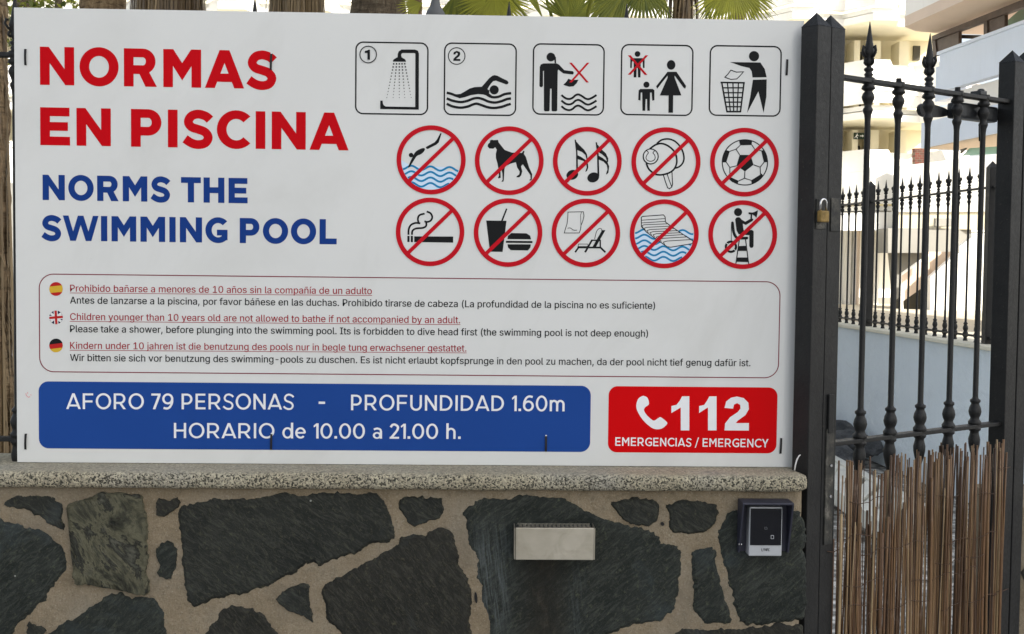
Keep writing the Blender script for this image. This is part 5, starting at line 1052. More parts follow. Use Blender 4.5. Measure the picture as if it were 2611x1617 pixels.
b = MB(); b.box(gp(-.0485, -PW / 2 - .0015, 1.655), PW * .62, .003, .085, gd, gn, bev=.0008); b.build('hasp_plate', M['iron_worn'], gate)
# hydraulic closer on the far side of the bars
p = gp(.62, .045, 1.975); cl = empty('gate_closer', (p.x, p.y, 1.95), 'dark gate closer with a stubby arm clamped behind the top rail of the gate', 'gate closer')
b = MB(); b.box(gp(.645, .040, 1.974), .20, .040, .046, gd, gn, bev=.008); b.build('body', M['closer'], cl)
b = MB(); P = [gp(.445 + .028 * math.cos(k * math.pi / 8) * (1 if math.cos(k * math.pi / 8) < 0 else 4.2), .058, 1.968 + .019 * math.sin(k * math.pi / 8)) for k in range(16)]; b.prism(P, gn * .012); b.build('arm', M['closer'], cl)
b = MB(); b.box(gp(.615, .004, ZR + .0125), .030, .034, .013, gd, gn, bev=.003); b.lathe(gp(.622, .0, ZR + .018), [(.010, 0), (.010, .006), (.006, .008)], 6); b.build('clamp_bolt', M['closer'], cl)
b = MB(); b.tube([gp(.60, -.012, 1.93), gp(.598, -.014, 1.905), gp(.602, -.013, 1.885)], .0025, 6); b.build('loose_wire', M['black_plastic'], cl)
# padlock
pc = on_plane(2099, 552, G0 - gn * (PW / 2 + .013), gn)
lk = empty('padlock', (pc.x, pc.y, pc.z - .016), 'small brass padlock with a steel shackle locking the gate to its post', 'padlock')
b = MB(); b.box(pc, .032, .014, .029, gd, gn, bev=.003); b.build('body', M['brass'], lk)
b = MB(); b.tube([pc + gd * (.0115 * math.cos(a_)) + Vector((0, 0, .014 + (.018 + .0115 * math.sin(a_) if 0 < a_ < math.pi else 0))) for a_ in [-.01] + [math.pi * k / 10 for k in range(1, 10)] + [math.pi + .01]], .0033, 8); b.build('shackle', M['chrome'], lk)
# white cable end
P = [on_plane(x, y, Vector((0, -.075, 0)), Vector((0, 1, 0))) for x, y in ((2026, 1200), (2028, 1186), (2032, 1172), (2037, 1163), (2041, 1160))]
b = MB(); b.tube(P, [.0018, .0019, .0019, .0017, .0012], 8); tag(b.build('white_cable', M['white_plastic']), 'short white cable end curling up from the coping beside the gate post', 'cable')
# reed screen
rs = empty('reed_screen', (gp(.37, -.035).x, gp(.37, -.035).y, .03), 'brown reed screen wired to the lower half of the gate', 'reed screen')
rng = random.Random(11); b = MB(); tone = []
t = -.016; cnt = 0
reeds = []
while t < .750:
    r = rng.choice([.0014, .0018, .0021, .0025, .003, .0036, .0048]); reeds.append((t + r, r)); t += r * 2 * rng.uniform(.66, 1.02) + (.0018 if rng.random() < .20 else 0)
for k in range(95): reeds.append((rng.uniform(-.01, .745) if k > 30 else rng.uniform(-.01, .25), rng.uniform(.0016, .0046)))
for k, (t, r) in enumerate(reeds):
    top = 1.0 + rng.uniform(-.035, .022)
    q = rng.random()
    if t < .20 and q < .66: top = rng.uniform(.72, .90)
    elif .20 <= t < .42 and q < .34: top = rng.uniform(.84, .97)
    elif q < .16: top = rng.uniform(.90, .985)
    off = -.021 - rng.uniform(0, .019); lean = rng.gauss(0, .011); bow = rng.gauss(0, .004)
    if abs(t - .508) < .010 or abs(t - .110) < .009: off, lean = .018 + rng.uniform(0, .01), 0.0
    if t < .3 and rng.random() < .25: lean += rng.choice([-1, 1]) * .02
    pts = []
    for s in range(7):
        z = .04 + (top - .04) * s / 6; u = s / 6
        pts.append(gp(t + lean * (u - .45) + bow * math.sin(u * 3.1 + k) + rng.gauss(0, .0004), off + .004 * math.sin(u * 4 + k * 1.7), z))
    n0 = len(b.v); b.tube(pts, [r * (1.08 - .22 * s / 6) for s in range(7)], 7)
    tv = min(1, max(0, rng.gauss(.52, .27))); tone += [tv] * (len(b.v) - n0)
b.build('reeds', M['reed'], rs, attr=tone)
for z0, ta, tb in ((.905, .02, .16), (.90, .31, .34), (.865, .60, .70), (.815, .0, .12), (.765, .08, .34), (.745, .42, .70), (.685, .0, .20), (.655, .30, .60), (.60, .10, .40), (.56, .44, .72), (.63, .0, .1), (.935, .705, .74), (.565, .69, .74), (.69, .40, .64), (.88, .40, .52)):
    P = []
    n_ = max(4, int((tb - ta) / .02))
    for k in range(n_ + 1):
        tt = ta + (tb - ta) * k / n_; P.append(gp(tt, -.040 + .004 * math.sin(k * 2.3 + z0 * 50), z0 + .006 * math.sin(k * .9 + z0 * 30)))
    b = MB(); b.tube(P, .0011, 5); b.build('tie_wire', M['wire'], rs)
b = MB(); b.tube([gp(.735, -.035, .935), gp(.75, -.034, .930), gp(.775, -.034, .932)], .0014, 5); b.build('tie_wire', M['wire'], rs); b = MB(); b.tube([gp(.73, -.035, .567), gp(.75, -.034, .562), gp(.79, -.030, .563)], .0014, 5); b.build('tie_wire', M['wire'], rs)
b = MB(); b.tube([gp(.005, -.036, .79), gp(-.03, -.031, .782), gp(-.05, -.03, .787)], .0014, 5)
b.build('tie_wire', M['wire'], rs)
# stone pillar behind the hinge post
q = on_y(2597, 1400, .62); px0 = q.x; pz = on_y(2600, 1291, .62).z
pl = empty('stone_pillar', (px0 + .2, .82, 0), 'low stone and mortar pillar cut off by the right edge, behind the hinge post', 'pillar')
b = MB(); b.box((px0 + .2, .82, pz / 2), .4, .4, pz, bev=.012); b.build('mortar_body', M['mortar'], pl)
for k, (sx, sz, w, h) in enumerate(((.06, .10, .09, .13), (.2, .12, .14, .17), (.33, .1, .1, .15), (.09, .33, .13, .2), (.27, .36, .18, .2), (.06, .55, .09, .12), (.24, .60, .17, .17), (.34, .74, .09, .1))):
    if sz + h / 2 > pz - .02: continue
    b = MB(); P = [Vector((px0 + sx + w / 2 * math.cos(a_) * (1 + .5 * noise.noise((k * 1.7, math.cos(a_) * 2, math.sin(a_) * 2))), .617, sz + h / 2 * math.sin(a_) * (1 + .5 * noise.noise((k * 1.7, math.cos(a_) * 2, math.sin(a_) * 2 + 5))))) for a_ in [2 * math.pi * i / 11 for i in range(11)]]; b.prism(P, (0, .02, 0)); b.build('stone', M['stone'][k % 3], pl, attr=[.3] * len(b.v))

# ================================================================== GROUND
def sheet(name, pts, z, m):
    b = MB(); b.add([Vector((x, y, z)) for x, y in pts], [tuple(range(len(pts)))]); o = b.build(name, m); o['kind'] = 'structure'; return o
sheet('ground', [(-400, -400), (400, -400), (400, 600), (-400, 600)], -0.012, M['gravel'])
sheet('pavement', [(-60, -60), (60, -60), (60, .15), (-60, .15)], -0.006, M['pavement'])
sheet('lawn', [(-14, 3.0), (-.5, 3.0), (-.5, 8.6), (-14, 8.6)], -0.004, M['lawn'])
sheet('terrace', [(4.4, 2), (60, 2), (60, 46), (-2, 46), (3.2, 16)], -0.003, M['paving'])

# ================================================================== PALE BLUE WALL WITH FENCE ON TOP
F0 = Vector((3.26499, 7.44794, 0)); FA = -1.51311
fd, fn = Vector((math.cos(FA), math.sin(FA), 0)), Vector((-math.sin(FA), math.cos(FA), 0))
def fp(t, off=0.0, z=0.0): return F0 + fd * t + fn * off + Vector((0, 0, z))
bw = empty('boundary_wall', tuple(fp(0)), 'pale blue plastered garden wall with a cream coping, seen through the gate', 'wall')
b = MB(); b.box(fp(-.6, .02, .4985), 10.2, .20, .997, fd, fn); b.build('wall_body', M['blue_wall'], bw)
b = MB(); b.box(fp(-.6, .02, 1.0125), 10.24, .262, .027, fd, fn, bev=.006); b.build('coping', M['cream_coping'], bw)
pf = empty('pool_fence', tuple(fp(0, 0, 1.026)), 'row of thin black spear-topped bars and square posts along the pale blue wall', 'fence')
for z in (2.02, 1.066):
    b = MB(); b.box(fp(.4, 0, z), 7.6, .026, .013, fd, fn, bev=.002); b.build('rail', M['iron'], pf)
for t in (-3.375, -1.31, .755, 2.82):
    b = MB(); post_mesh(b, fp(t), .058, 1.026, 2.145, .042, fd, fn); b.build('post', M['iron'], pf)
tt = -3.375
while tt < 4.1:
    for k in range(1, 13):
        t = tt + .1589 * k
        if t < 4.15:
            b = MB(); b.lathe(fp(t), baluster_profile(2.02, 1.066, True, 1.026), 8); finial(b, fp(t), 2.02, 1.0, 8); b.build('baluster', M['iron'], pf)
    tt += 2.065

# ---- lava rocks heaped against the wall
rng = random.Random(5)
def rock(c, r, seed):
    bm = bmesh.new(); bmesh.ops.create_icosphere(bm, subdivisions=3, radius=1)
    s = Vector((r * rng.uniform(.8, 1.25), r * rng.uniform(.8, 1.2), r * rng.uniform(.55, .85)))
    for v in bm.verts:
        k = 1 + .30 * noise.noise(v.co * 1.3 + Vector((seed, 0, 0))) + .16 * noise.noise(v.co * 3.1 + Vector((seed, 7, 0)))
        v.co = Vector((v.co.x * s.x * k, v.co.y * s.y * k, v.co.z * s.z * k))
    b = MB(); bm.verts.index_update(); b.add([c + v.co for v in bm.verts], [[v.index for v in f.verts] for f in bm.faces], 0, False); bm.free()
    return tag(b.build('lava_rock', M['lava']), 'dark grey lava rock in the heap against the pale blue wall', 'rock', 'lava rocks heaped behind the gate')
for k in range(40):
    t = rng.uniform(-1.6, 1.7); o_ = rng.uniform(0, .75); rock(fp(t, -.20 - o_, (.34 if t < .6 else .16) * (1 - o_ / .8) * rng.uniform(.3, 1) + .05), rng.uniform(.075, .15), k * 3.1)
# ---- pale timber frame lying on the ground
GZ = .10
def og(px, py): return on_plane(px, py, Vector((0, 0, GZ)), Vector((0, 0, 1)))
c0 = og(2210, 1260)
ws = empty('timber_frame', (c0.x, c0.y, 0), 'pale ladder-like timber frame lying on the ground behind the reed screen', 'timber frame')
def beam(p, q, w, h, nm):
    d = (q - p); L = d.length; d.normalize(); b = MB(); b.box((p + q) / 2, L, w, h, d, Vector((-d.y, d.x, 0)), bev=.004); b.build(nm, M['white_slat'], ws)
ra, rb = (og(2105, 1172), og(2390, 1330)), (og(2090, 1228), og(2300, 1385))
beam(ra[0], ra[1], .07, .10, 'side_rail'); beam(rb[0], rb[1], .07, .10, 'side_rail')
for k in range(7):
    u = .10 + .13 * k; p = rb[0].lerp(rb[1], max(0, u - .02)) + Vector((0, 0, .01)); q = ra[0].lerp(ra[1], u) + Vector((0, 0, .01)); beam(p, q, .085, .05, 'rung')
# ================================================================== PALMS
def fan(b, tone, hub, ax, nrm, rad, spread=2.4, n=24, droop=.35, tv=.5, rg=None, split=.43):
    rg = rg or random
    ax = ax.normalized(); nrm = (nrm - ax * nrm.dot(ax)).normalized(); sd = ax.cross(nrm)
    for i in range(n):
        a_ = (-.5 + (i + .5) / n) * spread
        d = ax * math.cos(a_) + sd * math.sin(a_)
        L = rad * (1 - .22 * abs(a_) / spread) * rg.uniform(.88, 1.05)
        side = d.cross(nrm).normalized()
        wmax = rad * split * spread / n * .62
        rows = []
        for s, wf in ((0.02, .05), (.3, .62), (.55, 1.0), (.8, .6), (1.0, .04)):
            p = hub + d * (L * s) + Vector((0, 0, -droop * rad * s ** 2.4 * rg.uniform(.85, 1.15))) + nrm * (-.04 * rad * math.sin(a_) ** 2 * s)
            rows.append((p, wmax * wf))
        base = len(b.v)
        for p, w in rows:
            b.v += [p - side * w, p + nrm * w * .35, p + side * w]; tone += [min(1, max(0, tv + rg.gauss(0, .10)))] * 3
        for r_ in range(len(rows) - 1):
            for c in (0, 1): b.face([base + r_ * 3 + c, base + r_ * 3 + c + 1, base + r_ * 3 + c + 4, base + r_ * 3 + c + 3], 0, False)
def petiole(b, tone, p0, p1, sag, r0, r1, tv):
    n0 = len(b.v); mid = (p0 + p1) / 2 + Vector((0, 0, sag))
    P = [(p0 * (1 - u) ** 2 + mid * 2 * u * (1 - u) + p1 * u * u) for u in [k / 6 for k in range(7)]]
    b.tube(P, [r0 + (r1 - r0) * k / 6 for k in range(7)], 6); tone += [tv] * (len(b.v) - n0)
def trunk_mesh(x, y, z0, z1, r0, r1, seed, rough=.10, nseg=28, dz=.05, boots=True):
    b = MB(); nz = max(8, int((z1 - z0) / dz)); lean = Vector((noise.noise((seed, 1, 0)) * .03, 0, 0))
    for k in range(nz + 1):
        z = z0 + (z1 - z0) * k / nz; r = r0 + (r1 - r0) * k / nz
        for i in range(nseg):
            a_ = 2 * math.pi * i / nseg
            q = Vector((math.cos(a_), math.sin(a_), 0))
            h = noise.fractal((q.x * 3 + seed, q.y * 3, z * 6), .7, 2, 4) * rough
            if boots: h += .07 * (1 - ((z * 7 + (i % 4) * .25) % 1.0)) * (.5 + .5 * noise.noise((i * .9, math.floor(z * 7 + (i % 4) * .25), seed)))
            b.v.append(Vector((x, y, z)) + lean * (z - z0) + q * r * (1 + h))
    for k in range(nz):
        for i in range(nseg):
            j = (i + 1) % nseg; b.face([k * nseg + i, k * nseg + j, (k + 1) * nseg + j, (k + 1) * nseg + i], 0, True)
    return b
def strands(b, tone, x, y, z1, z0, r, n, rg, tvm=.5):
    """skirt of hanging dead frond strips"""
    for k in range(n):
        a_ = rg.uniform(0, 6.283); q = Vector((math.cos(a_), math.sin(a_), 0)); rr = r * rg.uniform(.75, 1.1); w = rg.uniform(.006, .020)
        zt = z1 - rg.uniform(0, .5); zb = z0 + rg.uniform(-.2, .5); side = Vector((-q.y, q.x, 0)); sl = rg.gauss(0, .05); base = len(b.v)
        for s in range(4):
            u = s / 3; p = Vector((x, y, zt + (zb - zt) * u)) + q * rr * (.80 + .30 * u - .1 * u * u) + side * sl * u; ww = w * (1 - .75 * u)
            b.v += [p - side * ww, p + side * ww]; tone += [min(1, max(0, rg.gauss(tvm, .26)))] * 2
        for s in range(3): b.face([base + s * 2, base + s * 2 + 1, base + s * 2 + 3, base + s * 2 + 2])
def palm(name, label, x, y, h, r0, r1, seed, fib='trunk_grey', nleaf=16, lrad=.75, skirt=None, extra=(), lz=0.0, tv=.45, gap=None):
    rg = random.Random(seed)
    e = empty(name, (x, y, 0), label, 'palm tree', None)
    trunk_mesh(x, y, 0, h, r0, r1, seed).build('trunk', M[fib], e)
    b = MB(); tone = []
    top = Vector((x, y, h))
    for k in range(nleaf):
        a_ = 2.399 * k + rg.uniform(-.3, .3); el = rg.uniform(.40, 1.25)
        d = Vector((math.cos(a_) * math.cos(el), math.sin(a_) * math.cos(el), math.sin(el)))
        hub = top + d * rg.uniform(.7, 1.1) + Vector((0, 0, .05))
        petiole(b, tone, top + d * .06, hub, .12, .016, .008, .5)
        fan(b, tone, hub, d + Vector((0, 0, -.25)), Vector((-d.x * .5, -d.y * .5, 1)), lrad * rg.uniform(.8, 1.1), 2.6, 22, .40, tv + rg.uniform(-.15, .2), rg)
    for hub, ax, nr, rad, sp, n, dr, t_, org in extra:
        if org is not None: petiole(b, tone, org, hub, .03, .014, .007, t_)
        fan(b, tone, hub, ax, nr, rad, sp, n, dr, t_, rg)
    b.build('crown', M['leaf'], e, attr=tone)
    if skirt:
        b = MB(); tone = []; strands(b, tone, x, y, skirt[0], skirt[1], skirt[2], skirt[3], rg, skirt[4]); b.build('dead_frond_skirt', M['deadleaf'], e, attr=tone)
    return e
def at_x(px, Y): return on_y(px, 20, Y).x
UP, DN, RT, LT, FR = Vector((0, 0, 1)), Vector((0, 0, -1)), Vector((1, 0, 0)), Vector((-1, 0, 0)), Vector((0, -1, 0))
# close fibrous trunk at the left edge
cx = on_y(19, 500, 1.25).x - .175
e = empty('palm_tree', (cx, 1.25, 0), 'thick hairy brown palm trunk close by at the left edge', 'palm tree')
trunk_mesh(cx, 1.25, 0, 4.2, .185, .165, 3.3, .07, 72, .018, False).build('trunk', M['fibre'], e)
b = MB(); tone = []; strands(b, tone, cx, 1.25, 3.2, .2, .172, 420, random.Random(8), .55)
rg = random.Random(14)
for k in range(700):
    a_ = rg.uniform(-2.6, 1.0); z = rg.uniform(.6, 3); q = Vector((math.cos(a_), math.sin(a_), 0)); p = Vector((cx, 1.25, z)) + q * .172; s_ = Vector((-q.y, q.x, 0)); base = len(b.v); L = rg.uniform(.03, .09); w = rg.uniform(.002, .005)
    b.v += [p - s_ * w, p + s_ * w, p + q * rg.uniform(.006, .022) + Vector((0, 0, -L))]; tone += [min(1, max(0, rg.gauss(.55, .25)))] * 3; b.face([base, base + 1, base + 2])
b.build('fibre_strands', M['deadleaf'], e, attr=tone)
b = MB(); tone = []
for k in range(14):
    a_ = 2.4 * k; el = rg.uniform(.1, 1.1); d = Vector((math.cos(a_) * math.cos(el), math.sin(a_) * math.cos(el), math.sin(el))); top = Vector((cx, 1.25, 4.2)); petiole(b, tone, top, top + d * .9, .1, .02, .01, .5); fan(b, tone, top + d * .9, d, Vector((-d.x, -d.y, 1)), .8, 2.6, 22, .35, .4, rg)
b.build('crown', M['leaf'], e, attr=tone)

def spot(px, py, Y): return on_y(px, py, Y)
palm('palm_tree', 'slim dark palm trunk rising behind the upper left corner of the sign', at_x(64, 13), 13, 5.6, .125, .115, 21, nleaf=14)
palm('palm_tree', 'smooth pale brown palm trunk with crossed leaf bases at the top left', at_x(262, 8), 8, 5.2, .20, .18, 22, 'fibre', 14, skirt=(5.3, 4.2, .3, 160, .5))
palm('palm_tree', 'palm with a wide dark skirt of dead fronds above NORMAS', at_x(430, 7.5), 7.5, 5.0, .17, .15, 23, 'fibre', 14, skirt=(5.0, 2.7, .30, 760, .28))
palm('palm_tree', 'palm with a narrow straw skirt of dead fronds right of the word NORMAS', at_x(757, 7), 7, 4.8, .13, .12, 24, 'fibre', 14, skirt=(4.9, 2.75, .215, 620, .55))
palm('palm_tree', 'thick fibrous grey-brown palm trunk above the shower pictogram', at_x(965, 6.5), 6.5, 5.4, .21, .195, 25, 'trunk_grey', 14, skirt=(5.3, 4.4, .3, 140, .4))
Y = 6
h = spot(1262, -14, Y)
palm('palm_tree', 'short palm with bright yellow-green fans above the swimmer pictogram', at_x(1058, Y), Y, 3.75, .055, .05, 26, 'fibre', 12, .7,
     extra=[(h, Vector((.25, -.2, -1)), FR + UP * .3, .34, 3.6, 34, .05, .85, Vector((at_x(1058, Y), Y, 3.7))), (spot(1245, 6, Y + .1), Vector((-.1, -.2, -1)), FR + UP * .3, .26, 3.0, 26, .05, .45, None),
            (spot(1075, 8, Y - .1), Vector((-.85, -.2, -.35)), FR + UP * .4, .20, 1.7, 12, .05, .75, Vector((at_x(1066, Y), Y, 3.3))), (spot(1160, -12, Y + .3), Vector((.3, .1, -1)), FR, .26, 2.2, 10, .2, .2, None), (spot(1215, -14, Y + .3), Vector((-.2, .1, -1)), FR, .26, 2.0, 10, .2, .2, None)])
Y = 5.5
palm('palm_tree', 'young palm with upright green fan above the littering pictogram', at_x(1455, Y), Y, 2.72, .06, .05, 27, 'fibre', 5, .45,
     extra=[(spot(1452, 52, Y), Vector((.05, -.1, 1)), FR - UP * .2, .30, 2.5, 22, -.05, .35, None), (spot(1452, 60, Y - .05), Vector((-.35, -.1, 1)), FR, .34, .5, 8, 0, .45, None), (spot(1385, 48, Y), Vector((-.55, 0, 1)), FR, .30, .35, 6, .0, .5, None)])
Y = 8.5
palm('palm_tree', 'palm with a slim brown trunk and drooping thin leaves above the children pictogram', at_x(1738, Y), Y, 4.5, .085, .08, 28, 'fibre', 14, .8, skirt=(4.6, 3.6, .16, 120, .35),
     extra=[(spot(1600, -30, Y - .4), Vector((-.9, -.2, -.75)), FR + UP * .5, .62, 1.5, 16, .25, .3, Vector((at_x(1738, Y), Y, 4.4))), (spot(1640, -34, Y - .3), Vector((.0, -.2, -1)), FR + UP * .2, .42, 2.0, 15, .1, .25, None), (spot(1686, -40, Y - .2), Vector((.05, -.1, -1)), FR, .40, .5, 6, .1, .6, None),
            (spot(1570, -20, Y - .1), Vector((-.5, 0, -.9)), FR, .42, 1.0, 9, .1, .2, None), (spot(1792, -30, Y), Vector((.25, 0, -1)), FR, .40, .25, 3, .1, .3, None)])
Y = 7.0
palm('palm_tree', 'palm with a yellow-green drooping fan near the upper right corner of the sign', at_x(1885, Y), Y, 4.15, .05, .045, 29, 'fibre', 11, .75,
     extra=[(spot(1868, -42, Y - .5), Vector((.18, -.1, -1)), FR + UP * .25, .42, 2.6, 30, .05, .8, None), (spot(1885, -38, Y - .45), Vector((.7, -.1, -.6)), FR + UP * .3, .36, 1.6, 18, .12, .55, Vector((at_x(1885, Y), Y, 4.1))), (spot(1850, -50, Y - .4), Vector((-.25, 0, -1)), FR, .40, 1.1, 10, .1, .35, None)])
# leafy green tree beyond the left corner
e = empty('leafy_tree', (at_x(140, 12), 12, 0), 'bright green leafy tree between the two palm trunks at the upper left', 'tree')
b = MB(); b.tube([Vector((at_x(140, 12), 12, 0)), Vector((at_x(136, 12), 12, 2)), Vector((at_x(142, 12), 12.1, 3.6)), Vector((at_x(150, 12), 12, 5))], [.12, .10, .08, .03], 8); b.build('trunk', M['trunk_grey'], e)
b = MB(); tone = []; rg = random.Random(4)
for k in range(1500):
    c = Vector((at_x(138, 12), 12, 4.6)) + Vector((rg.gauss(0, .33), rg.gauss(0, .6), rg.gauss(0, .55))); d = Vector((rg.gauss(0, 1), rg.gauss(0, 1), rg.gauss(-.4, .7))).normalized(); s_ = d.orthogonal().normalized(); L = rg.uniform(.06, .13); base = len(b.v)
    b.v += [c, c + d * L * .5 + s_ * L * .28, c + d * L, c + d * L * .5 - s_ * L * .28]; tone += [min(1, max(0, rg.gauss(.35, .3)))] * 4; b.face([base, base + 1, base + 2, base + 3])
b.build('crown', M['leaf'], e, attr=tone)
# grey bell-shaped lamp
Y = 3.0; lx = at_x(1110, Y); lz = on_y(1110, 43, Y).z; s_ = on_y(1135, 43, Y).x - lx
lp = empty('garden_lamp', (lx, Y, 0), 'grey bell-shaped garden lamp hood showing above the sign between two palms', 'garden lamp')
b = MB(); b.lathe((lx, Y, 0), [(.05, 0), (.05, .02), (.022, .03), (.022, lz - .03)], 14); b.build('pole', M['iron'], lp)
b = MB(); b.lathe((lx, Y, lz), [(s_ * .92, -.035), (s_ * .96, -.005), (s_ * 1.0, .004), (s_ * .97, .016), (s_ * .80, .030), (s_ * .62, .045), (s_ * .48, .065), (s_ * .40, .09), (s_ * .30, .13), (s_ * .12, .16), (.001, .17)], 20); b.build('hood', plain('lamp_grey', (.10, .105, .11, 1), .55), lp)

# ================================================================== FAR WHITE HOTEL
HY = 42.0
hotel = empty('hotel_building', (0, HY, 0), 'large white terraced hotel with angular balconies filling the background', 'building')
def hp(px, py, Y=HY): return on_y(px, py, Y)
L_, R__ = -26.0, hp(2470, 300).x
b = MB(); b.box(((L_ + R__) / 2, HY + 7.5, 7.2), R__ - L_, 9.0, 14.4); b.build('core_wall', M['cream_wall'], hotel)
px_knots = [2150, 2197, 2262, 2284, 2350, 2425]
base_x = [hp(p, 200).x for p in px_knots]
per = base_x[4] - base_x[0]
def zig(shift=0.0, amp=1.3):
    """balcony edge in plan: repeated angular bays"""
    pts = []; k = -9
    while True:
        x0_ = base_x[0] + per * k + shift
        for f, d in ((0, 0), (.24, amp), (.56, amp), (.67, .15 * amp)):
            pts.append((x0_ + f * per, HY - d))
        k += 1
        if x0_ + per > R__: break
    pts = [p for p in pts if L_ < p[0] < R__]
    return [(L_, HY)] + pts + [(R__, HY)]
def strip(b, pts, z0, z1, th, lean=0.0, mi=0):
    """upright band following a plan line, th thick; lean pulls the top edge back"""
    for i in range(len(pts) - 1):
        (x0, y0), (x1, y1) = pts[i], pts[i + 1]
        P = [Vector((x0, y0, z0)), Vector((x1, y1, z0)), Vector((x1, y1 + lean, z1)), Vector((x0, y0 + lean, z1)), Vector((x0, y0 + th, z0)), Vector((x1, y1 + th, z0)), Vector((x1, y1 + th + lean, z1)), Vector((x0, y0 + th + lean, z1))]
        b.add(P, [(0, 1, 2, 3), (5, 4, 7, 6), (3, 2, 6, 7), (1, 0, 4, 5), (0, 3, 7, 4), (1, 5, 6, 2)], mi)
def slab(b, pts, z0, z1, yb, mi=0):
    loop = [Vector((x, y, z0)) for x, y in pts] + [Vector((pts[-1][0], yb, z0)), Vector((pts[0][0], yb, z0))]
    b.prism(loop, (0, 0, z1 - z0), mi)
zz = zig()
inner = [(x, y + .35) for x, y in zz]
floors = [(3.45, 5.62, 0), (7.02, 8.85, 0), (10.45, 12.3, .0)]
for i, (zb, zt, sh) in enumerate(floors):
    zm = zb + .18 + (1.15 if i == 0 else .75)
    b = MB(); strip(b, zz, zb + .18, zm, .22, .0); b.build('balcony_parapet', M['white_wall'], hotel)
    b = MB(); strip(b, zz, zm + .003, zt, .22, (zt - zm) * 1.1); b.build('sloping_planter', M['white_wall'], hotel)
    b = MB(); slab(b, inner, zb - .05, zb + .12, HY + 3.2); b.build('balcony_slab', M['white_wall'], hotel)
    b = MB(); strip(b, [(x, y + .12) for x, y in zz], zb - .34, zb - .10, .2); b.build('edge_beam', M['white_wall'], hotel)
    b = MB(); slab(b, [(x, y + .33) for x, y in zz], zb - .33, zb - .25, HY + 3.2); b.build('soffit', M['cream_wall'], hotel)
b = MB()                                                # thin projecting ledge line on the second parapet
strip(b, [(x, y - .05) for x, y in zz], 7.60, 7.66, .08); b.build('ledge', M['white_wall'], hotel)
# piers and doors at the recessed storeys
for zf, zc_ in ((3.6, 6.55), (7.2, 9.9)):
    for k in range(-9, 1):
        x0_ = base_x[0] + per * k
        for f, w in ((.06, .28), (.36, .22), (.62, .30), (.98, .35)):
            if x0_ + f * per > R__ - 1: continue
            b = MB(); b.box((x0_ + f * per, HY + 2.3, (zf + zc_) / 2), w, 1.0, zc_ - zf); b.build('pier', M['cream_wall'], hotel)
        b = MB(); b.box((x0_ + .47 * per, HY + 2.93, zf + 1.2), .42, .16, 2.5); b.build('door', M['dark_opening'], hotel)
c = hp(2338, 132, HY + 2.6); b = MB(); b.box((c.x + .1, HY + 2.95, c.z), .26, .12, .55); b.build('window', M['dark_opening'], hotel)
# ground floor seen under the first balcony: columns, grey recess, stair
gz = 2.70
b = MB(); b.box(((hp(2050, 600).x + hp(2560, 600).x) / 2, HY - 1.1, gz + .28), hp(2560, 600).x - hp(2050, 600).x, .5, .62); b.build('floor_beam', M['white_wall'], hotel)
for pa, pb, m_, dy in ((2100, 2150, 'white_wall', .6), (2152, 2166, 'white_wall', .2), (2172, 2183, 'white_wall', .2), (2184, 2188, 'peach_wall', .0), (2226, 2238, 'white_wall', .3)):
    x0_, x1_ = hp(pa, 700, HY + dy).x, hp(pb, 700, HY + dy).x; b = MB(); b.box(((x0_ + x1_) / 2, HY + dy, gz / 2), x1_ - x0_, .3, gz); b.build('column', M[m_], hotel)
b = MB(); x0_, x1_ = hp(2060, 700).x, hp(2570, 700).x; b.box(((x0_ + x1_) / 2, HY + 1.5, gz / 2), x1_ - x0_, .2, gz); b.build('recess_wall', M['white_wall'], hotel)
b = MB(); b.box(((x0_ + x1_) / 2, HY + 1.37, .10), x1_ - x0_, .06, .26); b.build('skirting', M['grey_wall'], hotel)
def slice_at(name, px_pts, Y, th, m, parent):
    b = MB(); b.prism([on_y(x, y, Y) for x, y in px_pts], (0, th, 0)); return b.build(name, m, parent)
st = empty('outdoor_stair', (hp(2380, 700, 38).x, 38, 0), 'pale outdoor stair with solid side walls and a grey landing under the hotel balcony', 'stair')
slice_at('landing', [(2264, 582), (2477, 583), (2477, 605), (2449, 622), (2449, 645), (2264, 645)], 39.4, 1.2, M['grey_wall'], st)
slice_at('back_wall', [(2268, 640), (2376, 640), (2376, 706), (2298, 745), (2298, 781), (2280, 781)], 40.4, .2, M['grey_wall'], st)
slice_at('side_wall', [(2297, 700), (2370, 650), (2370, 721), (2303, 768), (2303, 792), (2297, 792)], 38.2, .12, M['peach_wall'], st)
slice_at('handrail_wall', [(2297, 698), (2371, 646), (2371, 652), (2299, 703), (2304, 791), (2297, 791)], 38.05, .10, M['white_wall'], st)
slice_at('opening', [(2303, 768), (2371, 721), (2371, 793), (2303, 793)], 38.4, .8, M['dark_opening'], st)  # solid dark block, its colour paints the shade below the flight
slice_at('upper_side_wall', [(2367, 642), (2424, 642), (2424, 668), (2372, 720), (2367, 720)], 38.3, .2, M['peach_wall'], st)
slice_at('stair_wall', [(2372, 707), (2430, 655), (2447, 645), (2447, 628), (2478, 606), (2478, 596), (2570, 592), (2570, 800), (2372, 793)], 37.6, .3, M['white_wall'], st)
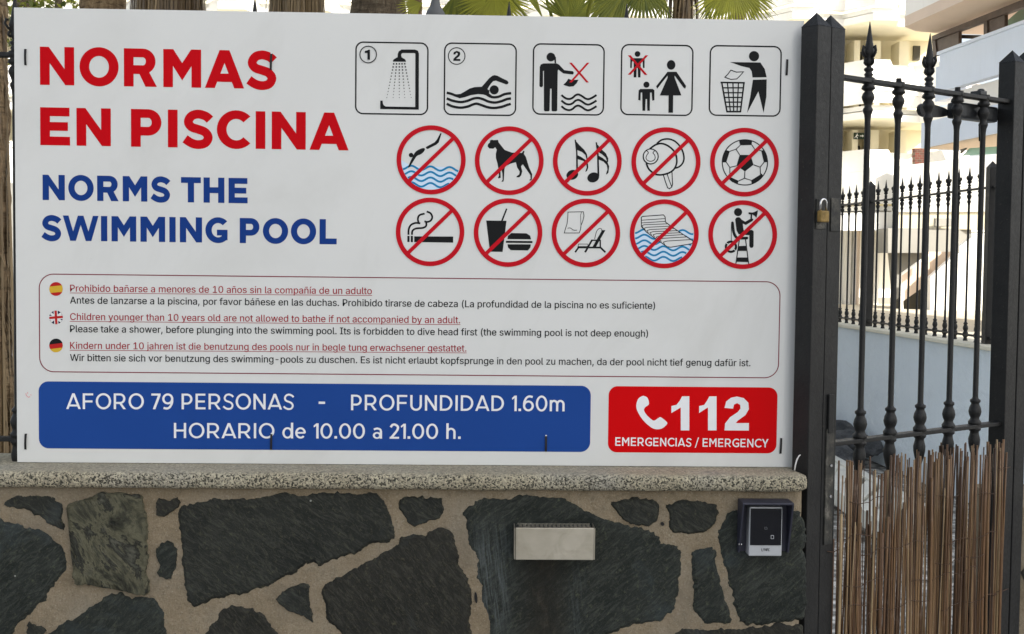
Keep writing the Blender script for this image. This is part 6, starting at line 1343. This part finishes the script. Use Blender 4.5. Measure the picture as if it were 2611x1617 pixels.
# curved white terrace wall in front, right
P1, P2 = on_y(2282, 425, 40.2), on_y(2600, 386, 38.6)
tw = empty('terrace_wall', tuple((P1 + P2) / 2 * 1.0), 'long cream white terrace wall rising to the right behind the fence', 'wall')
tw.location.z = 0
b = MB(); d = (P2 - P1); d.z = 0; nn = Vector((-d.y, d.x, 0)).normalized() * .3
zt_, zt2, zb_ = P1.z, P2.z, 3.32
b.prism([Vector((P1.x, P1.y, zb_)), Vector((P2.x, P2.y, zb_)), Vector((P2.x, P2.y, zt2)), Vector((P1.x, P1.y, zt_))], nn); b.build('wall_body', M['white_wall'], tw)
b = MB(); b.prism([Vector((P1.x, P1.y, gz + .02)) + nn * .2, Vector((P2.x, P2.y, gz + .02)) + nn * .2, Vector((P2.x, P2.y, zb_ - .004)) + nn * .2, Vector((P1.x, P1.y, zb_ - .004)) + nn * .2], nn * .8); b.build('lower_band', M['cream_wall'], tw)
b = MB(); q = P1.lerp(P2, .38); b.box((q.x, q.y - .25, 2.95), .55, .2, .28, bev=.02); b.build('wall_lamp', M['grey_wall'], tw)
# green exit sign
c = hp(2194, 347, HY - .2); ex = empty('exit_sign', (c.x, HY + 1.75, c.z - .2), 'small dark green running man exit sign on the cream wall of the hotel', 'sign')
c = on_y(2194, 347, HY + 1.75)
b = MB(); b.box((c.x, HY + 1.75, c.z), .52, .04, .24); b.build('sign_plate', plain('exit_green', (.012, .03, .012, 1), .5), ex)
b = MB(); y_ = HY + 1.72
def fl(P): b.prism([Vector((c.x + x * .01, y_, c.z + z * .01)) for x, z in P], (0, .008, 0))
fl([(-16, 7), (-13, 9), (-11, 7), (-13, 5)]); fl([(-19, 3), (-12, 5), (-8, 0), (-10, -1), (-13, 2), (-15, -3), (-11, -6), (-12, -10), (-14, -10), (-14, -6), (-19, -4), (-22, -9), (-24, -8), (-20, -2), (-17, 2)])
fl([(-3, 1.5), (6, 1.5), (6, 5), (12, 0), (6, -5), (6, -1.5), (-3, -1.5)]); fl([(15, 9), (23, 9), (23, -9), (15, -9)]); b.build('running_man', M['letter'], ex)

# ================================================================== RIGHT WING, NEARER
W0 = on_y(2391, 300, 33); W0.z = 0
wdir = Vector((-.073, .997, 0)).normalized(); wn = Vector((-wdir.y, wdir.x, 0))      # wn points to -x, out of the facade
wing = empty('hotel_wing', tuple(W0), 'pale bluish hotel wing with stacked balcony bands at the upper right', 'building')
def wpt(s, off, z): return W0 - wdir * s + wn * off + Vector((0, 0, z))
def fpx(px, py, off=0.0): return on_plane(px, py, W0 + wn * off, wn)
def wprism(name, s0, s1, z0, z1, off, th, m):
    b = MB(); b.prism([wpt(s0, off, z0), wpt(s1, off, z0), wpt(s1, off, z1), wpt(s0, off, z1)], -wn * th); return b.build(name, m, wing)
SE = 15.0
zA1, zA0 = fpx(2391, 142).z, fpx(2391, 236).z
zB1, zB0 = fpx(2391, 305).z, fpx(2391, 371).z
WT = 10.6
wprism('upper_parapet', -.0, SE, zA0, zA1, 0, .25, M['bluish_wall'])
wprism('parapet_cap', -.05, SE, zA1 + .002, zA1 + .09, .06, .36, M['bluish_wall'])
wprism('middle_wall', .2, SE, zB1 - .3, zA0 + .02, -.5, .3, M['white_wall'])
wprism('lower_parapet', -1.0, SE, zB0, zB1, .05, .25, M['bluish_wall'])
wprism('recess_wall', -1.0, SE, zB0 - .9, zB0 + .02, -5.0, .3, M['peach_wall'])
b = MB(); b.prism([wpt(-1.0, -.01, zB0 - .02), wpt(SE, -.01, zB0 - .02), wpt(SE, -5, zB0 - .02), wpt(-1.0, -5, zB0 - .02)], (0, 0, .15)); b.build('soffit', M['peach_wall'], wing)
b = MB(); b.box(wpt(-.5, -.6, (fpx(2345, 173).z + fpx(2345, 260).z) / 2), 1.4, .3, fpx(2345, 173).z - fpx(2345, 260).z, wdir, wn); b.build('end_block', M['bluish_wall'], wing)
b = MB(); b.box(wpt(SE / 2 + 4.5, -4.5, (zA1 + 1 + zB0) / 2), SE - 9, 4.0, zA1 + 1.0 - zB0, wdir, wn); b.build('upper_core', M['white_wall'], wing)
for s in range(1, 15, 2):
    b = MB(); b.box(wpt(s, -.9, zB1 + (zA0 - zB1) / 2), .3, .6, zA0 - zB1 + .2, wdir, wn); b.build('pier', M['white_wall'], wing)
# glass screens and the brick bit
b = MB(); b.prism([fpx(x, y, -.3) for x, y in ((2452, 398), (2472, 378), (2600, 370), (2600, 388))], -wn * .03); b.build('glass_screen', M['green_glass'], wing)
b = MB(); b.prism([fpx(x, y, -.2) for x, y in ((2448, 392), (2463, 377), (2449, 381))], -wn * .05); b.build('gutter', M['dark_opening'], wing)
slice_at('brick_panel', [(2333, 378), (2358, 378), (2358, 420), (2333, 420)], 41.2, .3, M['brick'], hotel)
b = MB(); b.prism([fpx(x, y, -.6) for x, y in ((2560, 60), (2600, 25), (2660, 15), (2660, 40), (2560, 76))], -wn * .03); b.build('glass_screen', M['green_glass'], wing)
# brown railing
rl = empty('roof_railing', tuple(wpt(0, 0, zA1)), 'dark brown wooden railing with broad posts on top of the upper landing', 'railing')
def rp_(name, pts, off=.0, th=.10): b = MB(); b.prism([fpx(x, y, off) for x, y in pts], -wn * th); return b.build(name, M['brown_wood'], rl)
rp_('top_rail', [(2376, 92), (2640, -14), (2640, 6), (2376, 104)], .05, .16)
rp_('broad_post', [(2382, 101), (2444, 76), (2444, 120), (2388, 141)], -.02); rp_('post', [(2376, 103), (2384, 100), (2388, 141), (2380, 144)], .02, .14)
rp_('broad_post', [(2517, 47), (2561, 29), (2561, 73), (2517, 90)], -.02); rp_('post', [(2508, 51), (2517, 47), (2517, 90), (2508, 92)], .02, .14)
b = MB(); p_ = fpx(2425, 90, -.05); q_ = fpx(2512, 93, -.05); b.prism([fpx(2425, 88, -.3), fpx(2516, 90, -.3), fpx(2500, 100, -.3), fpx(2444, 98, -.3)], -wn * .08); b.build('lower_rail', M['brown_wood'], rl)
# balcony overhead
ob = MB(); zs = fpx(2475, 45).z
loop = [wpt(.3, 1.2, zs), wpt(-.3, .6, zs), wpt(-.5, -.2, zs), wpt(-.5, -4, zs), wpt(SE, -4, zs), wpt(SE, 1.2, zs)]
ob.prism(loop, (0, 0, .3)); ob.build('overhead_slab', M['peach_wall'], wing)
ob = MB(); P = [wpt(SE, 1.2, 0), wpt(.3, 1.2, 0), wpt(-.3, .6, 0), wpt(-.5, -.2, 0), wpt(-.5, -4, 0)]
for i in range(4): ob.prism([P[i] + Vector((0, 0, zs + .302)), P[i + 1] + Vector((0, 0, zs + .302)), P[i + 1] + Vector((0, 0, zs + 1.3)), P[i] + Vector((0, 0, zs + 1.3))], Vector((.15, .15, 0)))
ob.build('overhead_parapet', M['white_wall'], wing)
# grey garden wall far left
A_, B2 = on_y(-60, 465, 30), on_y(60, 465, 30)
b = MB(); b.box((A_.x - 3, 30.2, A_.z / 2), (B2.x - A_.x) + 9, .3, A_.z); tag(b.build('garden_wall', M['grey_wall']), 'plain grey wall far behind the hairy trunk at the left edge', 'wall')


# ================================================================== ADDED SHADE CASTER, OUT OF VIEW BEHIND THE VIEWER: its long shadow covers the gate, the sign and the palms
sh = Vector((SUN.x, SUN.y, 0)).normalized(); sp = Vector((-sh.y, sh.x, 0))
bc = Vector((.3, 0, 0)) + sh * 60 + sp * 1.0
blk = empty('hotel_tower', tuple(bc), 'tall pale hotel tower across the street, far behind the viewer', 'building')
b = MB(); b.box(bc + Vector((0, 0, 20.5)), 10, 34, 41, sh, sp); b.build('wall', M['white_wall'], blk)
b = MB(); b.box(bc + Vector((0, 0, 41.25)), 10.6, 34.6, .49, sh, sp); b.build('roof', M['cream_wall'], blk)
for k in range(8):
    for z in range(8):
        b = MB(); b.box(bc - sh * 5.03 + sp * (-14 + 4 * k) + Vector((0, 0, 3 + 4.7 * z)), .1, 2.0, 1.8, sh, sp); b.build('window', M['dark_opening'], blk)
